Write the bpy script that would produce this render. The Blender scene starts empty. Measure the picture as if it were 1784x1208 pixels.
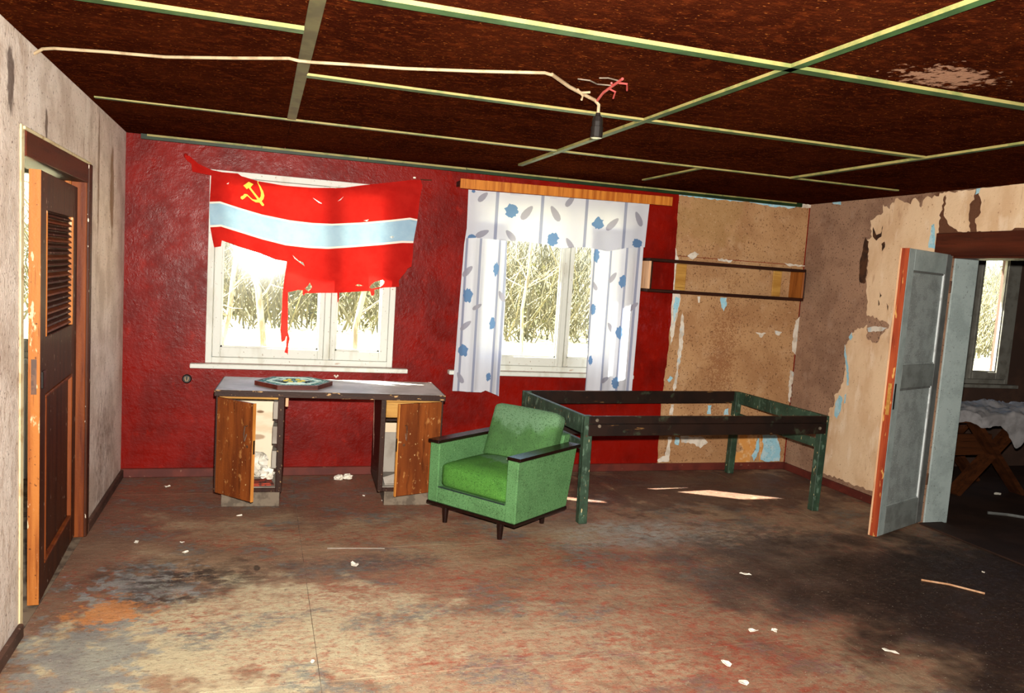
import bpy, bmesh, math, random
from mathutils import Vector, Matrix, noise
from mathutils.geometry import delaunay_2d_cdt
S = bpy.context.scene
COL = S.collection
PI = math.pi

# ---------------------------------------------------------------- camera, sky, sun, flash, exposure
CAM = Vector((0.938, -6.329, 1.677))
YAW, PITCH, ROLL = 0.3072, 0.1009, -0.0653
fwd = Vector((math.sin(YAW)*math.cos(PITCH), math.cos(YAW)*math.cos(PITCH), -math.sin(PITCH)))
rt = Vector((math.cos(YAW), -math.sin(YAW), 0)); dn = fwd.cross(rt)
rt, dn = math.cos(ROLL)*rt + math.sin(ROLL)*dn, math.cos(ROLL)*dn - math.sin(ROLL)*rt
cam = bpy.data.objects.new('camera', bpy.data.cameras.new('camera'))
cam.matrix_world = Matrix(((rt.x, -dn.x, -fwd.x, CAM.x), (rt.y, -dn.y, -fwd.y, CAM.y), (rt.z, -dn.z, -fwd.z, CAM.z), (0, 0, 0, 1)))
cam.data.sensor_width = 36; cam.data.lens = 28.0
cam.data.shift_x = 5/1784; cam.data.shift_y = 15/1784
cam.data.clip_start = .05; cam.data.clip_end = 300
COL.objects.link(cam); S.camera = cam

SUN_DIR = Vector((.674, -.364, -.643)).normalized()      # the way the sunlight travels
wd = bpy.data.worlds.new('sky'); S.world = wd; wd.use_nodes = True
wn = wd.node_tree; bg = wn.nodes['Background']
sky = wn.nodes.new('ShaderNodeTexSky'); sky.sky_type = 'NISHITA'; sky.sun_disc = False
sky.sun_elevation = math.radians(40); sky.sun_rotation = math.atan2(-SUN_DIR.x, -SUN_DIR.y)
sky.air_density = 1.0; sky.dust_density = 3.0; sky.ozone_density = .6
wn.links.new(sky.outputs[0], bg.inputs[0]); bg.inputs[1].default_value = .9
sun = bpy.data.objects.new('sun', bpy.data.lights.new('sun', 'SUN')); COL.objects.link(sun)
sun.data.energy = 75; sun.data.angle = math.radians(.6); sun.data.color = (1, .95, .86)
sun.rotation_euler = SUN_DIR.to_track_quat('-Z', 'Y').to_euler()
# the photographer's flash gun on top of the camera: the light that fills this room
fl = bpy.data.objects.new('camera_flash', bpy.data.lights.new('camera_flash', 'SPOT')); COL.objects.link(fl)
fl.data.energy = 2250; fl.data.spot_size = math.radians(132); fl.data.spot_blend = 1.0
fl.data.shadow_soft_size = .03; fl.data.color = (1, .94, .85)
fl.location = CAM + Vector((.04, .06, .13))
fl.rotation_euler = (Vector((2.7, 0, 2.0)) - fl.location).to_track_quat('-Z', 'Y').to_euler()
S.view_settings.view_transform = 'Standard'; S.view_settings.look = 'None'
S.view_settings.gamma = 1; S.view_settings.use_curve_mapping = False
S.view_settings.exposure = 0.0
S.cycles.max_bounces = 6; S.cycles.diffuse_bounces = 3; S.cycles.glossy_bounces = 2; S.cycles.transparent_max_bounces = 8

# ---------------------------------------------------------------- helpers
def obj(name, me, mats=None, parent=None, label=None, cat=None, group=None, kind=None, smooth=False):
    o = bpy.data.objects.new(name, me); COL.objects.link(o)
    if mats is not None and not me.materials:
        for m in (mats if isinstance(mats, (list, tuple)) else [mats]): me.materials.append(m)
    if smooth:
        me.polygons.foreach_set('use_smooth', [True]*len(me.polygons))
    if parent: o.parent = parent
    return tag(o, label, cat, group, kind)
def tag(o, label=None, cat=None, group=None, kind=None):
    if label: o['label'] = label
    if cat: o['category'] = cat
    if group: o['group'] = group
    if kind: o['kind'] = kind
    return o
def empty(name, loc=(0, 0, 0), rz=0, label=None, cat=None, group=None, kind=None):
    o = bpy.data.objects.new(name, None); COL.objects.link(o)
    o.empty_display_size = .1; o.location = loc; o.rotation_euler = (0, 0, rz)
    return tag(o, label, cat, group, kind)
class MB:
    def __init__(s): s.v = []; s.f = []; s.m = []
    def add(s, vs, fs, m=0):
        b = len(s.v); s.v += [tuple(v) for v in vs]
        for f in fs: s.f.append([b+i for i in f]); s.m.append(m)
        return s
    def box(s, x0, x1, y0, y1, z0, z1, m=0, mb=None):
        b = len(s.v)
        s.v += [(x, y, z) for z in (z0, z1) for y in (y0, y1) for x in (x0, x1)]
        for k, f in enumerate([(0, 2, 3, 1), (4, 5, 7, 6), (0, 1, 5, 4), (2, 6, 7, 3), (0, 4, 6, 2), (1, 3, 7, 5)]):
            s.f.append([b+i for i in f]); s.m.append(mb if (mb is not None and k == 0) else m)
        return s
    def beam(s, a, b, w, h, up=(0, 0, 1), m=0):
        a = Vector(a); b = Vector(b); d = (b-a).normalized(); u = Vector(up)
        x = d.cross(u).normalized(); y = x.cross(d)
        return s.add([p + x*sx*w/2 + y*sy*h/2 for p in (a, b) for sy in (-1, 1) for sx in (-1, 1)],
                     [(0, 2, 3, 1), (4, 5, 7, 6), (0, 1, 5, 4), (2, 6, 7, 3), (0, 4, 6, 2), (1, 3, 7, 5)], m)
    def tube(s, pts, r, n=6, m=0):
        pts = [Vector(p) for p in pts]; k = len(pts); rr = r if isinstance(r, (list, tuple)) else [r]*k
        vs = []; fs = []
        d0 = (pts[1]-pts[0]).normalized()
        x = d0.cross(Vector((0, 0, 1)) if abs(d0.z) < .9 else Vector((1, 0, 0))).normalized()
        for i, p in enumerate(pts):
            d = (pts[min(i+1, k-1)] - pts[max(i-1, 0)]).normalized()
            x = (x - d*x.dot(d)).normalized(); y = d.cross(x)
            for j in range(n):
                a = 2*PI*j/n; vs.append(p + (x*math.cos(a) + y*math.sin(a))*rr[i])
        for i in range(k-1):
            for j in range(n):
                fs.append((i*n+j, i*n+(j+1) % n, (i+1)*n+(j+1) % n, (i+1)*n+j))
        fs.append(tuple(range(n-1, -1, -1))); fs.append(tuple((k-1)*n+j for j in range(n)))
        return s.add(vs, fs, m)
    def prism(s, poly, z0, z1, m=0):
        n = len(poly)
        return s.add([(x, y, z0) for x, y in poly] + [(x, y, z1) for x, y in poly],
                     [tuple(range(n-1, -1, -1)), tuple(range(n, 2*n))] + [(i, (i+1) % n, n+(i+1) % n, n+i) for i in range(n)], m)
    def lathe(s, prof, c=(0, 0, 0), n=16, m=0):
        c = Vector(c); vs = []; fs = []
        for r, z in prof:
            for j in range(n): vs.append(c + Vector((r*math.cos(2*PI*j/n), r*math.sin(2*PI*j/n), z)))
        for i in range(len(prof)-1):
            for j in range(n): fs.append((i*n+j, i*n+(j+1) % n, (i+1)*n+(j+1) % n, (i+1)*n+j))
        fs.append(tuple(range(n-1, -1, -1))); fs.append(tuple((len(prof)-1)*n+j for j in range(n)))
        return s.add(vs, fs, m)
    def mesh(s, name='m', bevel=0):
        me = bpy.data.meshes.new(name); me.from_pydata(s.v, [], s.f)
        me.polygons.foreach_set('material_index', s.m)
        if bevel:
            bm = bmesh.new(); bm.from_mesh(me)
            bmesh.ops.bevel(bm, geom=bm.edges[:], offset=bevel, segments=1, affect='EDGES', profile=.5)
            bm.to_mesh(me); bm.free()
        me.update(); return me
def bx(name, x0, x1, y0, y1, z0, z1, mt, parent=None, bevel=0, **k):
    return obj(name, MB().box(x0, x1, y0, y1, z0, z1).mesh(name, bevel), mt, parent, **k)
def bm_(name, a, b, w, h, mt, parent=None, bevel=0, up=(0, 0, 1), **k):
    return obj(name, MB().beam(a, b, w, h, up).mesh(name, bevel), mt, parent, **k)
def rounded(name, cx, cy, cz, sx, sy, sz, r, bulge=(0, 0, 0), cuts=9):
    """a soft upholstered block: rounded edges, faces bulging by the given amounts"""
    bm = bmesh.new(); bmesh.ops.create_cube(bm, size=2)
    bmesh.ops.subdivide_edges(bm, edges=bm.edges[:], cuts=cuts, use_grid_fill=True)
    h = Vector((sx/2, sy/2, sz/2))
    for v in bm.verts:
        u = v.co.copy(); p = Vector((u.x*h.x, u.y*h.y, u.z*h.z))
        # crowd points toward the edges so the rounding is smooth
        p = Vector([math.copysign(abs(u[i])**.8, u[i])*h[i] for i in range(3)])
        q = Vector([max(-(h[i]-r), min(h[i]-r, p[i])) for i in range(3)])
        d = p - q
        if d.length > 1e-9: p = q + d.normalized()*min(r, d.length*1.0 if d.length < r else r)
        for i in range(3):
            j, k = (i+1) % 3, (i+2) % 3
            p[i] += math.copysign(1, u[i])*bulge[i]*abs(u[i])**2*(1-u[j]**2)*(1-u[k]**2)
        v.co = p + Vector((cx, cy, cz))
    me = bpy.data.meshes.new(name); bm.to_mesh(me); bm.free(); return me
def inside(x, y, poly):
    r = False; n = len(poly); j = n-1
    for i in range(n):
        xi, yi = poly[i]; xj, yj = poly[j]
        if (yi > y) != (yj > y) and x < (xj-xi)*(y-yi)/(yj-yi)+xi: r = not r
        j = i
    return r
def sheet(outline, step, holes=(), inner=(), lines=(), classify=None, place=None):
    """a piece of cloth or paper: outline, holes and printed shapes are cut as real edges"""
    V = []; E = []
    def ring(p, closed=True):
        b = len(V); V.extend(Vector(q) for q in p)
        n = len(p); E.extend((b+i, b+(i+1) % n) for i in range(n if closed else n-1))
    ring(outline)
    for h in holes: ring(h)
    for h in inner: ring(h)
    for h in lines: ring(h, False)
    xs = [p[0] for p in outline]; ys = [p[1] for p in outline]
    x = min(xs)+step/2
    while x < max(xs):
        y = min(ys)+step/2
        while y < max(ys):
            if inside(x, y, outline): V.append(Vector((x, y)))
            y += step
        x += step
    vo, eo, fo, *_ = delaunay_2d_cdt(V, E, [], 0, 1e-5)
    fs = []; mi = []
    for f in fo:
        cx = sum(vo[i].x for i in f)/len(f); cy = sum(vo[i].y for i in f)/len(f)
        if not inside(cx, cy, outline) or any(inside(cx, cy, h) for h in holes): continue
        fs.append(f); mi.append(classify(cx, cy) if classify else 0)
    used = sorted({i for f in fs for i in f}); mp = {o: n for n, o in enumerate(used)}
    me = bpy.data.meshes.new('sheet')
    me.from_pydata([place(vo[i].x, vo[i].y) for i in used], [], [[mp[i] for i in f] for f in fs])
    me.polygons.foreach_set('material_index', mi); me.update(); return me
def torn(poly, amp, rnd, n=3):
    """roughen an outline: torn paper"""
    out = []
    for i, a in enumerate(poly):
        b = poly[(i+1) % len(poly)]; d = Vector(b)-Vector(a); L = d.length
        out.append(tuple(a)); k = max(1, min(n*3, int(L/.02)))
        for j in range(1, k):
            t = j/k; o = rnd.uniform(-amp, amp)
            out.append((a[0]+d.x*t - d.y/L*o, a[1]+d.y*t + d.x/L*o))
    return out

# ---------------------------------------------------------------- materials
class G:
    def __init__(s, name):
        s.m = bpy.data.materials.new(name); s.m.use_nodes = True; s.t = s.m.node_tree
        s.b = s.t.nodes['Principled BSDF']; s.out = s.t.nodes['Material Output']
        s.co = s.n('ShaderNodeTexCoord').outputs['Object']
    def n(s, t, **k):
        x = s.t.nodes.new(t)
        for a, v in k.items(): setattr(x, a, v)
        return x
    def l(s, a, b): s.t.links.new(a, b)
    def scaled(s, sc):
        if isinstance(sc, (int, float)): return s.co, sc
        v = s.n('ShaderNodeVectorMath', operation='MULTIPLY'); s.l(s.co, v.inputs[0]); v.inputs[1].default_value = sc
        return v.outputs[0], 1.0
    def noise(s, sc, detail=4, rough=.6, dist=0):
        c, k = s.scaled(sc); x = s.n('ShaderNodeTexNoise'); s.l(c, x.inputs['Vector'])
        x.inputs['Scale'].default_value = k; x.inputs['Detail'].default_value = detail
        x.inputs['Roughness'].default_value = rough; x.inputs['Distortion'].default_value = dist
        return x.outputs['Fac']
    def ramp(s, f, lo, hi, amt=1.0):
        x = s.n('ShaderNodeMapRange', interpolation_type='SMOOTHSTEP'); s.l(f, x.inputs[0])
        x.inputs[1].default_value = lo; x.inputs[2].default_value = hi; x.inputs[4].default_value = amt
        return x.outputs[0]
    def math(s, op, a, b):
        x = s.n('ShaderNodeMath', operation=op)
        for i, q in enumerate((a, b)):
            if isinstance(q, (int, float)): x.inputs[i].default_value = q
            else: s.l(q, x.inputs[i])
        return x.outputs[0]
    def blob(s, c, r, amt=1.0, nz=.5, ns=6, soft=.35):
        v = s.n('ShaderNodeVectorMath', operation='SUBTRACT'); s.l(s.co, v.inputs[0]); v.inputs[1].default_value = c
        w = s.n('ShaderNodeVectorMath', operation='MULTIPLY'); s.l(v.outputs[0], w.inputs[0]); w.inputs[1].default_value = [1/q for q in r]
        d = s.n('ShaderNodeVectorMath', operation='LENGTH'); s.l(w.outputs[0], d.inputs[0])
        k = s.math('MULTIPLY', s.math('SUBTRACT', s.noise(ns, 3, .65), .5), nz*4)
        return s.ramp(s.math('SUBTRACT', s.math('ADD', k, 1.0), d.outputs['Value']), -soft*.5, soft, amt)
    def mix(s, f, a, b):
        x = s.n('ShaderNodeMix', data_type='RGBA')
        s.l(f, x.inputs[0])
        for i, q in ((6, a), (7, b)):
            if isinstance(q, tuple): x.inputs[i].default_value = (*q, 1)
            else: s.l(q, x.inputs[i])
        return x.outputs[2]
def c8(r, g, b):
    f = lambda v: ((v/255+.055)/1.055)**2.4 if v > 10 else v/255/12.92
    return (f(r), f(g), f(b))
def mat(name, base, layers=(), rough=.8, spec=.3, bump=0, bscale=30, rvar=0, bdist=.02):
    """layers: ('n', colour, scale, lo, hi, amount) noise patches | ('b', colour, centre, radii, amount, noise) a patch with its own shape"""
    g = G(name); col = tuple(base); first = True
    for L in layers:
        if L[0] == 'n': f = g.ramp(g.noise(L[2]), L[3], L[4], L[5])
        elif L[0] == 's': f = g.ramp(g.noise(L[2], 2, .5), L[3], L[4], L[5])
        elif L[0] == 'p': f = g.math('MULTIPLY', g.ramp(g.noise(L[2]), L[3], L[4], L[5]), g.ramp(g.noise(L[6], 5, .75), L[7]-.09, L[7]+.09, 1.0))
        elif L[0] == 'q': f = g.math('MULTIPLY', g.blob(L[2], L[3], L[4], .6, 4, .9), g.ramp(g.noise(L[5], 5, .75), L[6]-.1, L[6]+.1, 1.0))
        else: f = g.blob(L[2], L[3], L[4], L[5] if len(L) > 5 else .5, L[6] if len(L) > 6 else 6)
        col = g.mix(f, col, tuple(L[1]))
    if isinstance(col, tuple): g.b.inputs['Base Color'].default_value = (*col, 1)
    else: g.l(col, g.b.inputs['Base Color'])
    g.b.inputs['Roughness'].default_value = rough
    g.b.inputs['Specular IOR Level'].default_value = spec
    if rvar:
        f = g.noise(9, 6, .7); g.l(g.ramp(f, .35, .65, 1), (q := g.n('ShaderNodeMapRange')).inputs[0])
        q.inputs[3].default_value = rough-rvar; q.inputs[4].default_value = rough+rvar; g.l(q.outputs[0], g.b.inputs['Roughness'])
    if bump:
        x = g.n('ShaderNodeBump'); x.inputs['Strength'].default_value = bump; x.inputs['Distance'].default_value = bdist
        g.l(g.noise(bscale, 4, .7), x.inputs['Height']); g.l(x.outputs[0], g.b.inputs['Normal'])
    return g.m
def wood(name, base, dark, axis=2, scale=3, rough=.5, spec=.18, layers=(), grain=18, bump=.1):
    sc = [grain, grain, grain]; sc[axis] = 1.2
    return mat(name, base, [('n', dark, tuple(sc), .35, .68, 1.0), ('s', tuple(v*.45 for v in dark), tuple(q*4 for q in sc), .58, .74, .55)] + list(layers), rough, spec, bump, 60)
def cloth(name, color, trans=.4, rough=.9, var=None, light=None):
    g = G(name); col = tuple(color)
    if var: col = g.mix(g.ramp(g.noise(9, 6, .7), .35, .7, .8), col, tuple(var))
    d = g.n('ShaderNodeBsdfDiffuse'); t = g.n('ShaderNodeBsdfTranslucent'); m = g.n('ShaderNodeMixShader')
    for q in (d, t):
        if isinstance(col, tuple): q.inputs[0].default_value = (*col, 1)
        else: g.l(col, q.inputs[0])
    if light: t.inputs[0].default_value = (*light, 1) if isinstance(col, tuple) else t.inputs[0].default_value
    m.inputs[0].default_value = trans
    g.l(d.outputs[0], m.inputs[1]); g.l(t.outputs[0], m.inputs[2]); g.l(m.outputs[0], g.out.inputs[0])
    return g.m
def glass(name):
    g = G(name); t = g.n('ShaderNodeBsdfTransparent'); s_ = g.n('ShaderNodeBsdfGlossy'); m = g.n('ShaderNodeMixShader')
    lw = g.n('ShaderNodeLayerWeight'); lw.inputs[0].default_value = .5
    fr = g.math('ADD', g.math('MULTIPLY', g.math('POWER', lw.outputs['Facing'], 5), .9), .04)     # Schlick reflectance of a thin pane
    t.inputs[0].default_value = (.93, .95, .93, 1); s_.inputs['Roughness'].default_value = .09
    g.l(fr, m.inputs[0]); g.l(t.outputs[0], m.inputs[1]); g.l(s_.outputs[0], m.inputs[2]); g.l(m.outputs[0], g.out.inputs[0])
    return g.m
# ---------------------------------------------------------------- outlines in metres: flag (x,z), curtains (x,z), wallpaper scraps (x,z) and (y,z)
FLAG=[(2.1,2.059),(2.076,1.882),(2.077,1.778),(2.07,1.688),(2.041,1.671),(2.027,1.64),(2.002,1.609),(1.978,1.57),(1.984,1.525),(1.969,1.521),(1.872,1.511),(1.792,1.488),(1.795,1.455),(1.786,1.44),(1.772,1.44),(1.761,1.477),(1.675,1.469),(1.588,1.458),(1.521,1.451),(1.522,1.411),(1.517,1.375),(1.511,1.381),(1.507,1.45),(1.401,1.444),(1.33,1.438),(1.267,1.433),(1.261,1.415),(1.253,1.418),(1.249,1.454),(1.217,1.456),(1.175,1.443),(1.142,1.434),(1.145,1.318),(1.152,1.13),(1.168,1.08),(1.159,1.028),(1.158,0.962),(1.133,0.972),(1.142,1.013),(1.144,1.101),(1.133,1.064),(1.107,1.048),(1.096,1.142),(1.103,1.316),(1.103,1.417),(1.113,1.547),(1.126,1.655),(1.124,1.666),(1.043,1.674),(0.93,1.712),(0.774,1.753),(0.661,1.788),(0.656,1.744),(0.608,1.733),(0.592,1.805),(0.576,1.891),(0.569,2.049),(0.572,2.178),(0.574,2.25),(0.445,2.265),(0.437,2.321),(0.403,2.343),(0.396,2.373),(0.422,2.376),(0.484,2.326),(0.58,2.289),(0.648,2.281),(0.758,2.282),(0.782,2.266),(0.899,2.242),(1.084,2.226),(1.287,2.228),(1.508,2.248),(1.672,2.285),(1.885,2.327),(2.04,2.36),(2.11,2.367),(2.128,2.325),(2.11,2.231)]
FLAG_HOLES=[[(1.754,1.505),(1.768,1.528),(1.796,1.552),(1.854,1.571),(1.87,1.56),(1.867,1.541),(1.842,1.513),(1.769,1.494)],[(1.264,1.469),(1.286,1.492),(1.299,1.518),(1.318,1.48),(1.291,1.445)],[(1.163,1.718),(1.209,1.678),(1.244,1.666),(1.258,1.636),(1.223,1.66),(1.18,1.691)],[(1.643,1.514),(1.665,1.525),(1.706,1.515),(1.673,1.509)],[(1.297,2.153),(1.335,2.134),(1.368,2.116),(1.343,2.12)],[(1.48,2.144),(1.523,2.184),(1.505,2.158)],[(0.68,2.2),(0.698,2.213),(0.692,2.199)],[(1.888,1.906),(1.906,1.917),(1.925,1.909),(1.907,1.895)],[(1.685,2.018),(1.722,2.028),(1.708,2.012)]]
BANDS=[[(0.518,2.044),(0.572,2.06),(0.64,2.069),(0.765,2.037),(0.935,2.0),(1.137,1.973),(1.297,1.966),(1.445,1.972),(1.67,2.001),(1.9,2.04),(2.039,2.067),(2.151,2.054)],[(0.518,2.031),(0.572,2.047),(0.64,2.056),(0.766,2.024),(0.936,1.987),(1.137,1.959),(1.298,1.953),(1.446,1.959),(1.671,1.987),(1.9,2.026),(2.04,2.053),(2.152,2.04)],[(0.522,1.881),(0.576,1.891),(0.651,1.901),(0.77,1.874),(0.941,1.831),(1.114,1.8),(1.275,1.792),(1.423,1.795),(1.602,1.82),(1.831,1.856),(1.986,1.883),(2.144,1.891)],[(0.522,1.866),(0.577,1.876),(0.652,1.887),(0.771,1.859),(0.941,1.817),(1.114,1.785),(1.275,1.777),(1.423,1.78),(1.603,1.805),(1.832,1.84),(1.987,1.867),(2.145,1.876)]]
HAMMER=[(0.797,2.2),(0.834,2.231),(0.867,2.217),(0.847,2.191),(0.911,2.117),(0.929,2.098),(0.948,2.073),(0.943,2.064),(0.932,2.065),(0.912,2.09),(0.895,2.112),(0.834,2.188),(0.823,2.175)]
SICKLE=[(0.896,2.246),(0.905,2.244),(0.9,2.231),(0.918,2.206),(0.938,2.169),(0.947,2.14),(0.941,2.114),(0.929,2.098),(0.911,2.087),(0.888,2.086),(0.862,2.098),(0.842,2.115),(0.826,2.127),(0.818,2.118),(0.805,2.104),(0.793,2.096),(0.781,2.105),(0.783,2.117),(0.799,2.126),(0.806,2.138),(0.826,2.138),(0.847,2.119),(0.866,2.105),(0.888,2.104),(0.897,2.106),(0.913,2.117),(0.922,2.133),(0.923,2.16),(0.911,2.197),(0.895,2.23)]
VALANCE=[(2.481,2.32),(4.068,2.345),(4.058,1.982),(3.886,1.964),(3.772,1.935),(3.716,1.922),(3.619,1.933),(3.504,1.942),(3.392,1.932),(3.301,1.915),(3.207,1.932),(3.133,1.941),(3.06,1.944),(2.969,1.952),(2.845,1.943),(2.721,1.947),(2.564,1.949),(2.487,1.94)]
CURT_L=[(2.497,2.059),(2.827,2.069),(2.838,1.919),(2.854,1.411),(2.854,1.067),(2.847,0.841),(2.85,0.67),(2.785,0.697),(2.73,0.717),(2.696,0.699),(2.571,0.704),(2.452,0.707),(2.46,0.951),(2.469,1.392),(2.481,1.893)]
CURT_R=[(3.562,2.093),(4.052,2.132),(4.053,1.972),(4.057,1.381),(4.054,0.732),(3.936,0.721),(3.816,0.73),(3.7,0.717),(3.612,0.724),(3.614,0.86),(3.6,1.271),(3.578,1.799)]
FLOW_V=[(2.846,2.188,0.053,0.053),(3.611,2.146,0.05,0.05),(3.218,1.984,0.05,0.053),(3.985,2.006,0.046,0.043),(2.535,1.922,0.043,0.053),(2.524,2.313,0.015,0.015)]
FLOW_L=[(2.754,1.711,0.022,0.053),(2.532,1.487,0.036,0.053),(2.751,1.269,0.023,0.05),(2.524,1.042,0.036,0.05),(2.746,0.83,0.02,0.033)]
FLOW_R=[(3.629,1.881,0.028,0.058),(3.884,1.682,0.028,0.05),(3.637,1.432,0.023,0.046),(3.89,1.242,0.027,0.05),(3.648,0.992,0.017,0.041),(3.892,0.806,0.03,0.046)]
LEAF_V=[(2.98,2.182,0.056,0.022),(3.224,2.195,0.056,0.022),(3.74,2.151,0.056,0.02),(3.978,2.214,0.053,0.02),(2.617,1.986,0.046,0.018),(2.854,1.987,0.046,0.02),(3.345,2.305,0.043,0.018),(3.372,1.958,0.046,0.017),(2.604,2.274,0.04,0.017)]
LEAF_L=[(2.52,1.679,0.043,0.017),(2.822,1.495,0.04,0.017),(2.53,1.243,0.043,0.015),(2.512,0.816,0.04,0.015),(2.616,1.399,0.036,0.013)]
LEAF_R=[(3.792,1.707,0.043,0.017),(3.809,1.28,0.04,0.015),(4.009,1.469,0.04,0.015),(3.635,1.627,0.033,0.013),(3.788,0.828,0.036,0.015)]
STR_V=[2.724,3.106,3.496,3.851]
STR_L=[2.503,2.616,2.774,2.836]
STR_R=[3.611,3.755,3.901,4.019]
CREAM=[(-0.921,2.443),(-0.998,2.4),(-1.016,2.45),(-1.071,2.485),(-1.126,2.456),(-1.213,2.425),(-1.231,2.467),(-1.273,2.458),(-1.322,2.393),(-1.351,2.465),(-1.481,2.468),(-1.485,2.491),(-1.533,2.497),(-1.533,2.416),(-1.514,2.346),(-1.52,2.202),(-1.517,2.07),(-1.52,1.9),(-1.53,1.2),(-1.52,0.085),(-1.148,0.108),(-0.848,0.098),(-0.653,0.106),(-0.529,0.104),(-0.538,0.34),(-0.538,0.556),(-0.541,0.679),(-0.601,0.721),(-0.587,0.809),(-0.644,0.864),(-0.685,0.945),(-0.683,1.094),(-0.648,1.253),(-0.677,1.271),(-0.699,1.332),(-0.752,1.396),(-0.904,1.452),(-0.869,1.581),(-0.826,1.862),(-0.821,2.023),(-0.781,2.158),(-0.833,2.184),(-0.794,2.318),(-0.862,2.355),(-0.931,2.377)]
BOARDHOLE=[(-0.878,1.528),(-0.989,1.522),(-1.138,1.468),(-1.079,1.397),(-1.02,1.312),(-0.906,1.341),(-0.892,1.434)]
CREAM_A=[(-1.537,2.49),(-1.804,2.495),(-1.801,2.422),(-1.765,2.39),(-1.772,2.298),(-1.8,2.193),(-1.717,2.196),(-1.593,2.259),(-1.547,2.32),(-1.546,2.427)]
CREAM_B=[(-1.824,2.496),(-2.134,2.5),(-2.62,2.49),(-2.62,2.26),(-2.176,2.209),(-2.064,2.183),(-1.855,2.192),(-1.828,2.284),(-1.869,2.327),(-1.855,2.418)]
BURN=[[(-0.725,1.969),(-0.741,2.051),(-0.758,2.185),(-0.806,2.144),(-0.819,1.97),(-0.818,1.795),(-0.75,1.806)],[(-0.839,2.263),(-0.886,2.195),(-0.93,2.207),(-0.947,2.272),(-0.943,2.181),(-0.893,2.149),(-0.848,2.183)],[(-0.952,2.122),(-0.984,2.141),(-0.995,2.095),(-0.969,2.062)],[(-1.077,1.646),(-1.103,1.621),(-1.104,1.582)],[(-0.992,1.734),(-1.019,1.702),(-1.0,1.682)],[(-0.985,1.668),(-1.008,1.629),(-0.996,1.615)]]
BLUE_R=[[(-0.651,0.82),(-0.696,0.805),(-0.692,0.692),(-0.655,0.609),(-0.621,0.633),(-0.618,0.754)],[(-0.65,1.268),(-0.684,1.183),(-0.727,1.085),(-0.758,0.926),(-0.734,0.915),(-0.7,1.081),(-0.659,1.18)],[(-0.736,0.849),(-0.74,0.768),(-0.721,0.757),(-0.718,0.831)],[(-0.723,1.378),(-0.74,1.336),(-0.714,1.304),(-0.691,1.331)],[(-1.444,2.253),(-1.47,2.264),(-1.509,2.072),(-1.442,2.083),(-1.442,2.168)],[(-1.808,2.496),(-1.844,2.498),(-1.835,2.464),(-1.806,2.455)],[(-0.3,2.504),(-0.414,2.506),(-0.42,2.468),(-0.336,2.48)]]
PLASTER_R=[[(-0.902,1.428),(-1.0,1.45),(-1.124,1.447),(-1.076,1.417),(-0.916,1.396)]]
BLUE_TOP=[(4.397,2.511),(4.748,2.516),(5.052,2.517),(5.378,2.511),(5.686,2.502),(5.677,2.467),(5.571,2.45),(5.372,2.441),(5.058,2.463),(4.804,2.456),(4.604,2.457),(4.457,2.458),(4.402,2.458)]
WHITE_TOP=[(5.673,2.497),(5.775,2.498),(5.771,2.469),(5.671,2.461)]
STRIP_W=[[(4.403,2.014),(4.45,1.917),(4.478,1.684),(4.501,1.584),(4.488,1.431),(4.472,1.294),(4.449,1.14),(4.42,1.343),(4.415,1.596),(4.401,1.88)],[(4.537,1.45),(4.566,1.315),(4.567,1.11),(4.545,0.937),(4.543,0.764),(4.518,0.72),(4.504,0.763),(4.526,0.937),(4.527,1.177),(4.524,1.348)],[(4.499,0.311),(4.534,0.311),(4.529,0.205),(4.531,0.082),(4.426,0.074),(4.404,0.101),(4.487,0.135)],[(4.5,0.607),(4.533,0.608),(4.528,0.512),(4.49,0.512)],[(5.731,1.419),(5.777,1.475),(5.852,1.469),(5.835,1.432),(5.778,1.412),(5.782,1.26),(5.77,1.097),(5.727,1.132),(5.719,1.311)],[(5.728,0.951),(5.768,0.934),(5.764,0.788),(5.764,0.642),(5.737,0.66),(5.728,0.824)],[(4.533,1.939),(4.605,1.986),(4.655,1.964),(4.593,1.913)],[(5.543,1.948),(5.627,1.944),(5.795,1.941),(5.786,1.923),(5.587,1.924)],[(4.841,1.94),(4.998,1.937),(4.981,1.915),(4.853,1.919)],[(5.31,1.294),(5.423,1.29),(5.377,1.244)],[(5.513,1.32),(5.598,1.306),(5.57,1.273),(5.527,1.285)],[(4.673,1.59),(4.702,1.591),(4.7,1.535),(4.686,1.534)],[(4.624,0.32),(4.851,0.311),(4.916,0.258),(4.842,0.204),(4.759,0.249),(4.64,0.258)]]
BLUE_B=[[(4.907,1.592),(4.972,1.596),(4.979,1.524),(4.953,1.47),(4.926,1.504)],[(4.877,0.604),(4.917,0.604),(4.919,0.524),(4.879,0.524)],[(5.064,0.57),(5.099,0.58),(5.106,0.517),(5.054,0.517)],[(5.49,0.33),(5.648,0.327),(5.705,0.201),(5.709,0.076),(5.572,0.07),(5.496,0.092),(5.515,0.202)],[(5.441,0.303),(5.459,0.294),(5.467,0.166),(5.425,0.078),(5.394,0.13),(5.432,0.202)],[(4.571,0.311),(4.616,0.302),(4.613,0.232),(4.574,0.24)],[(4.454,1.578),(4.493,1.567),(4.484,1.465),(4.458,1.345),(4.441,1.462)],[(4.466,0.866),(4.496,0.85),(4.462,0.806),(4.44,0.831)]]
ORANGE_B=[[(5.232,0.33),(5.439,0.326),(5.432,0.202),(5.388,0.13),(5.384,0.071),(5.219,0.069),(5.229,0.167),(5.309,0.185),(5.24,0.257)],[(5.466,0.326),(5.512,0.326),(5.508,0.083),(5.487,0.078)]]
W, H = 5.77, 2.5
FRONT = -7.3
M = {}
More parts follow.
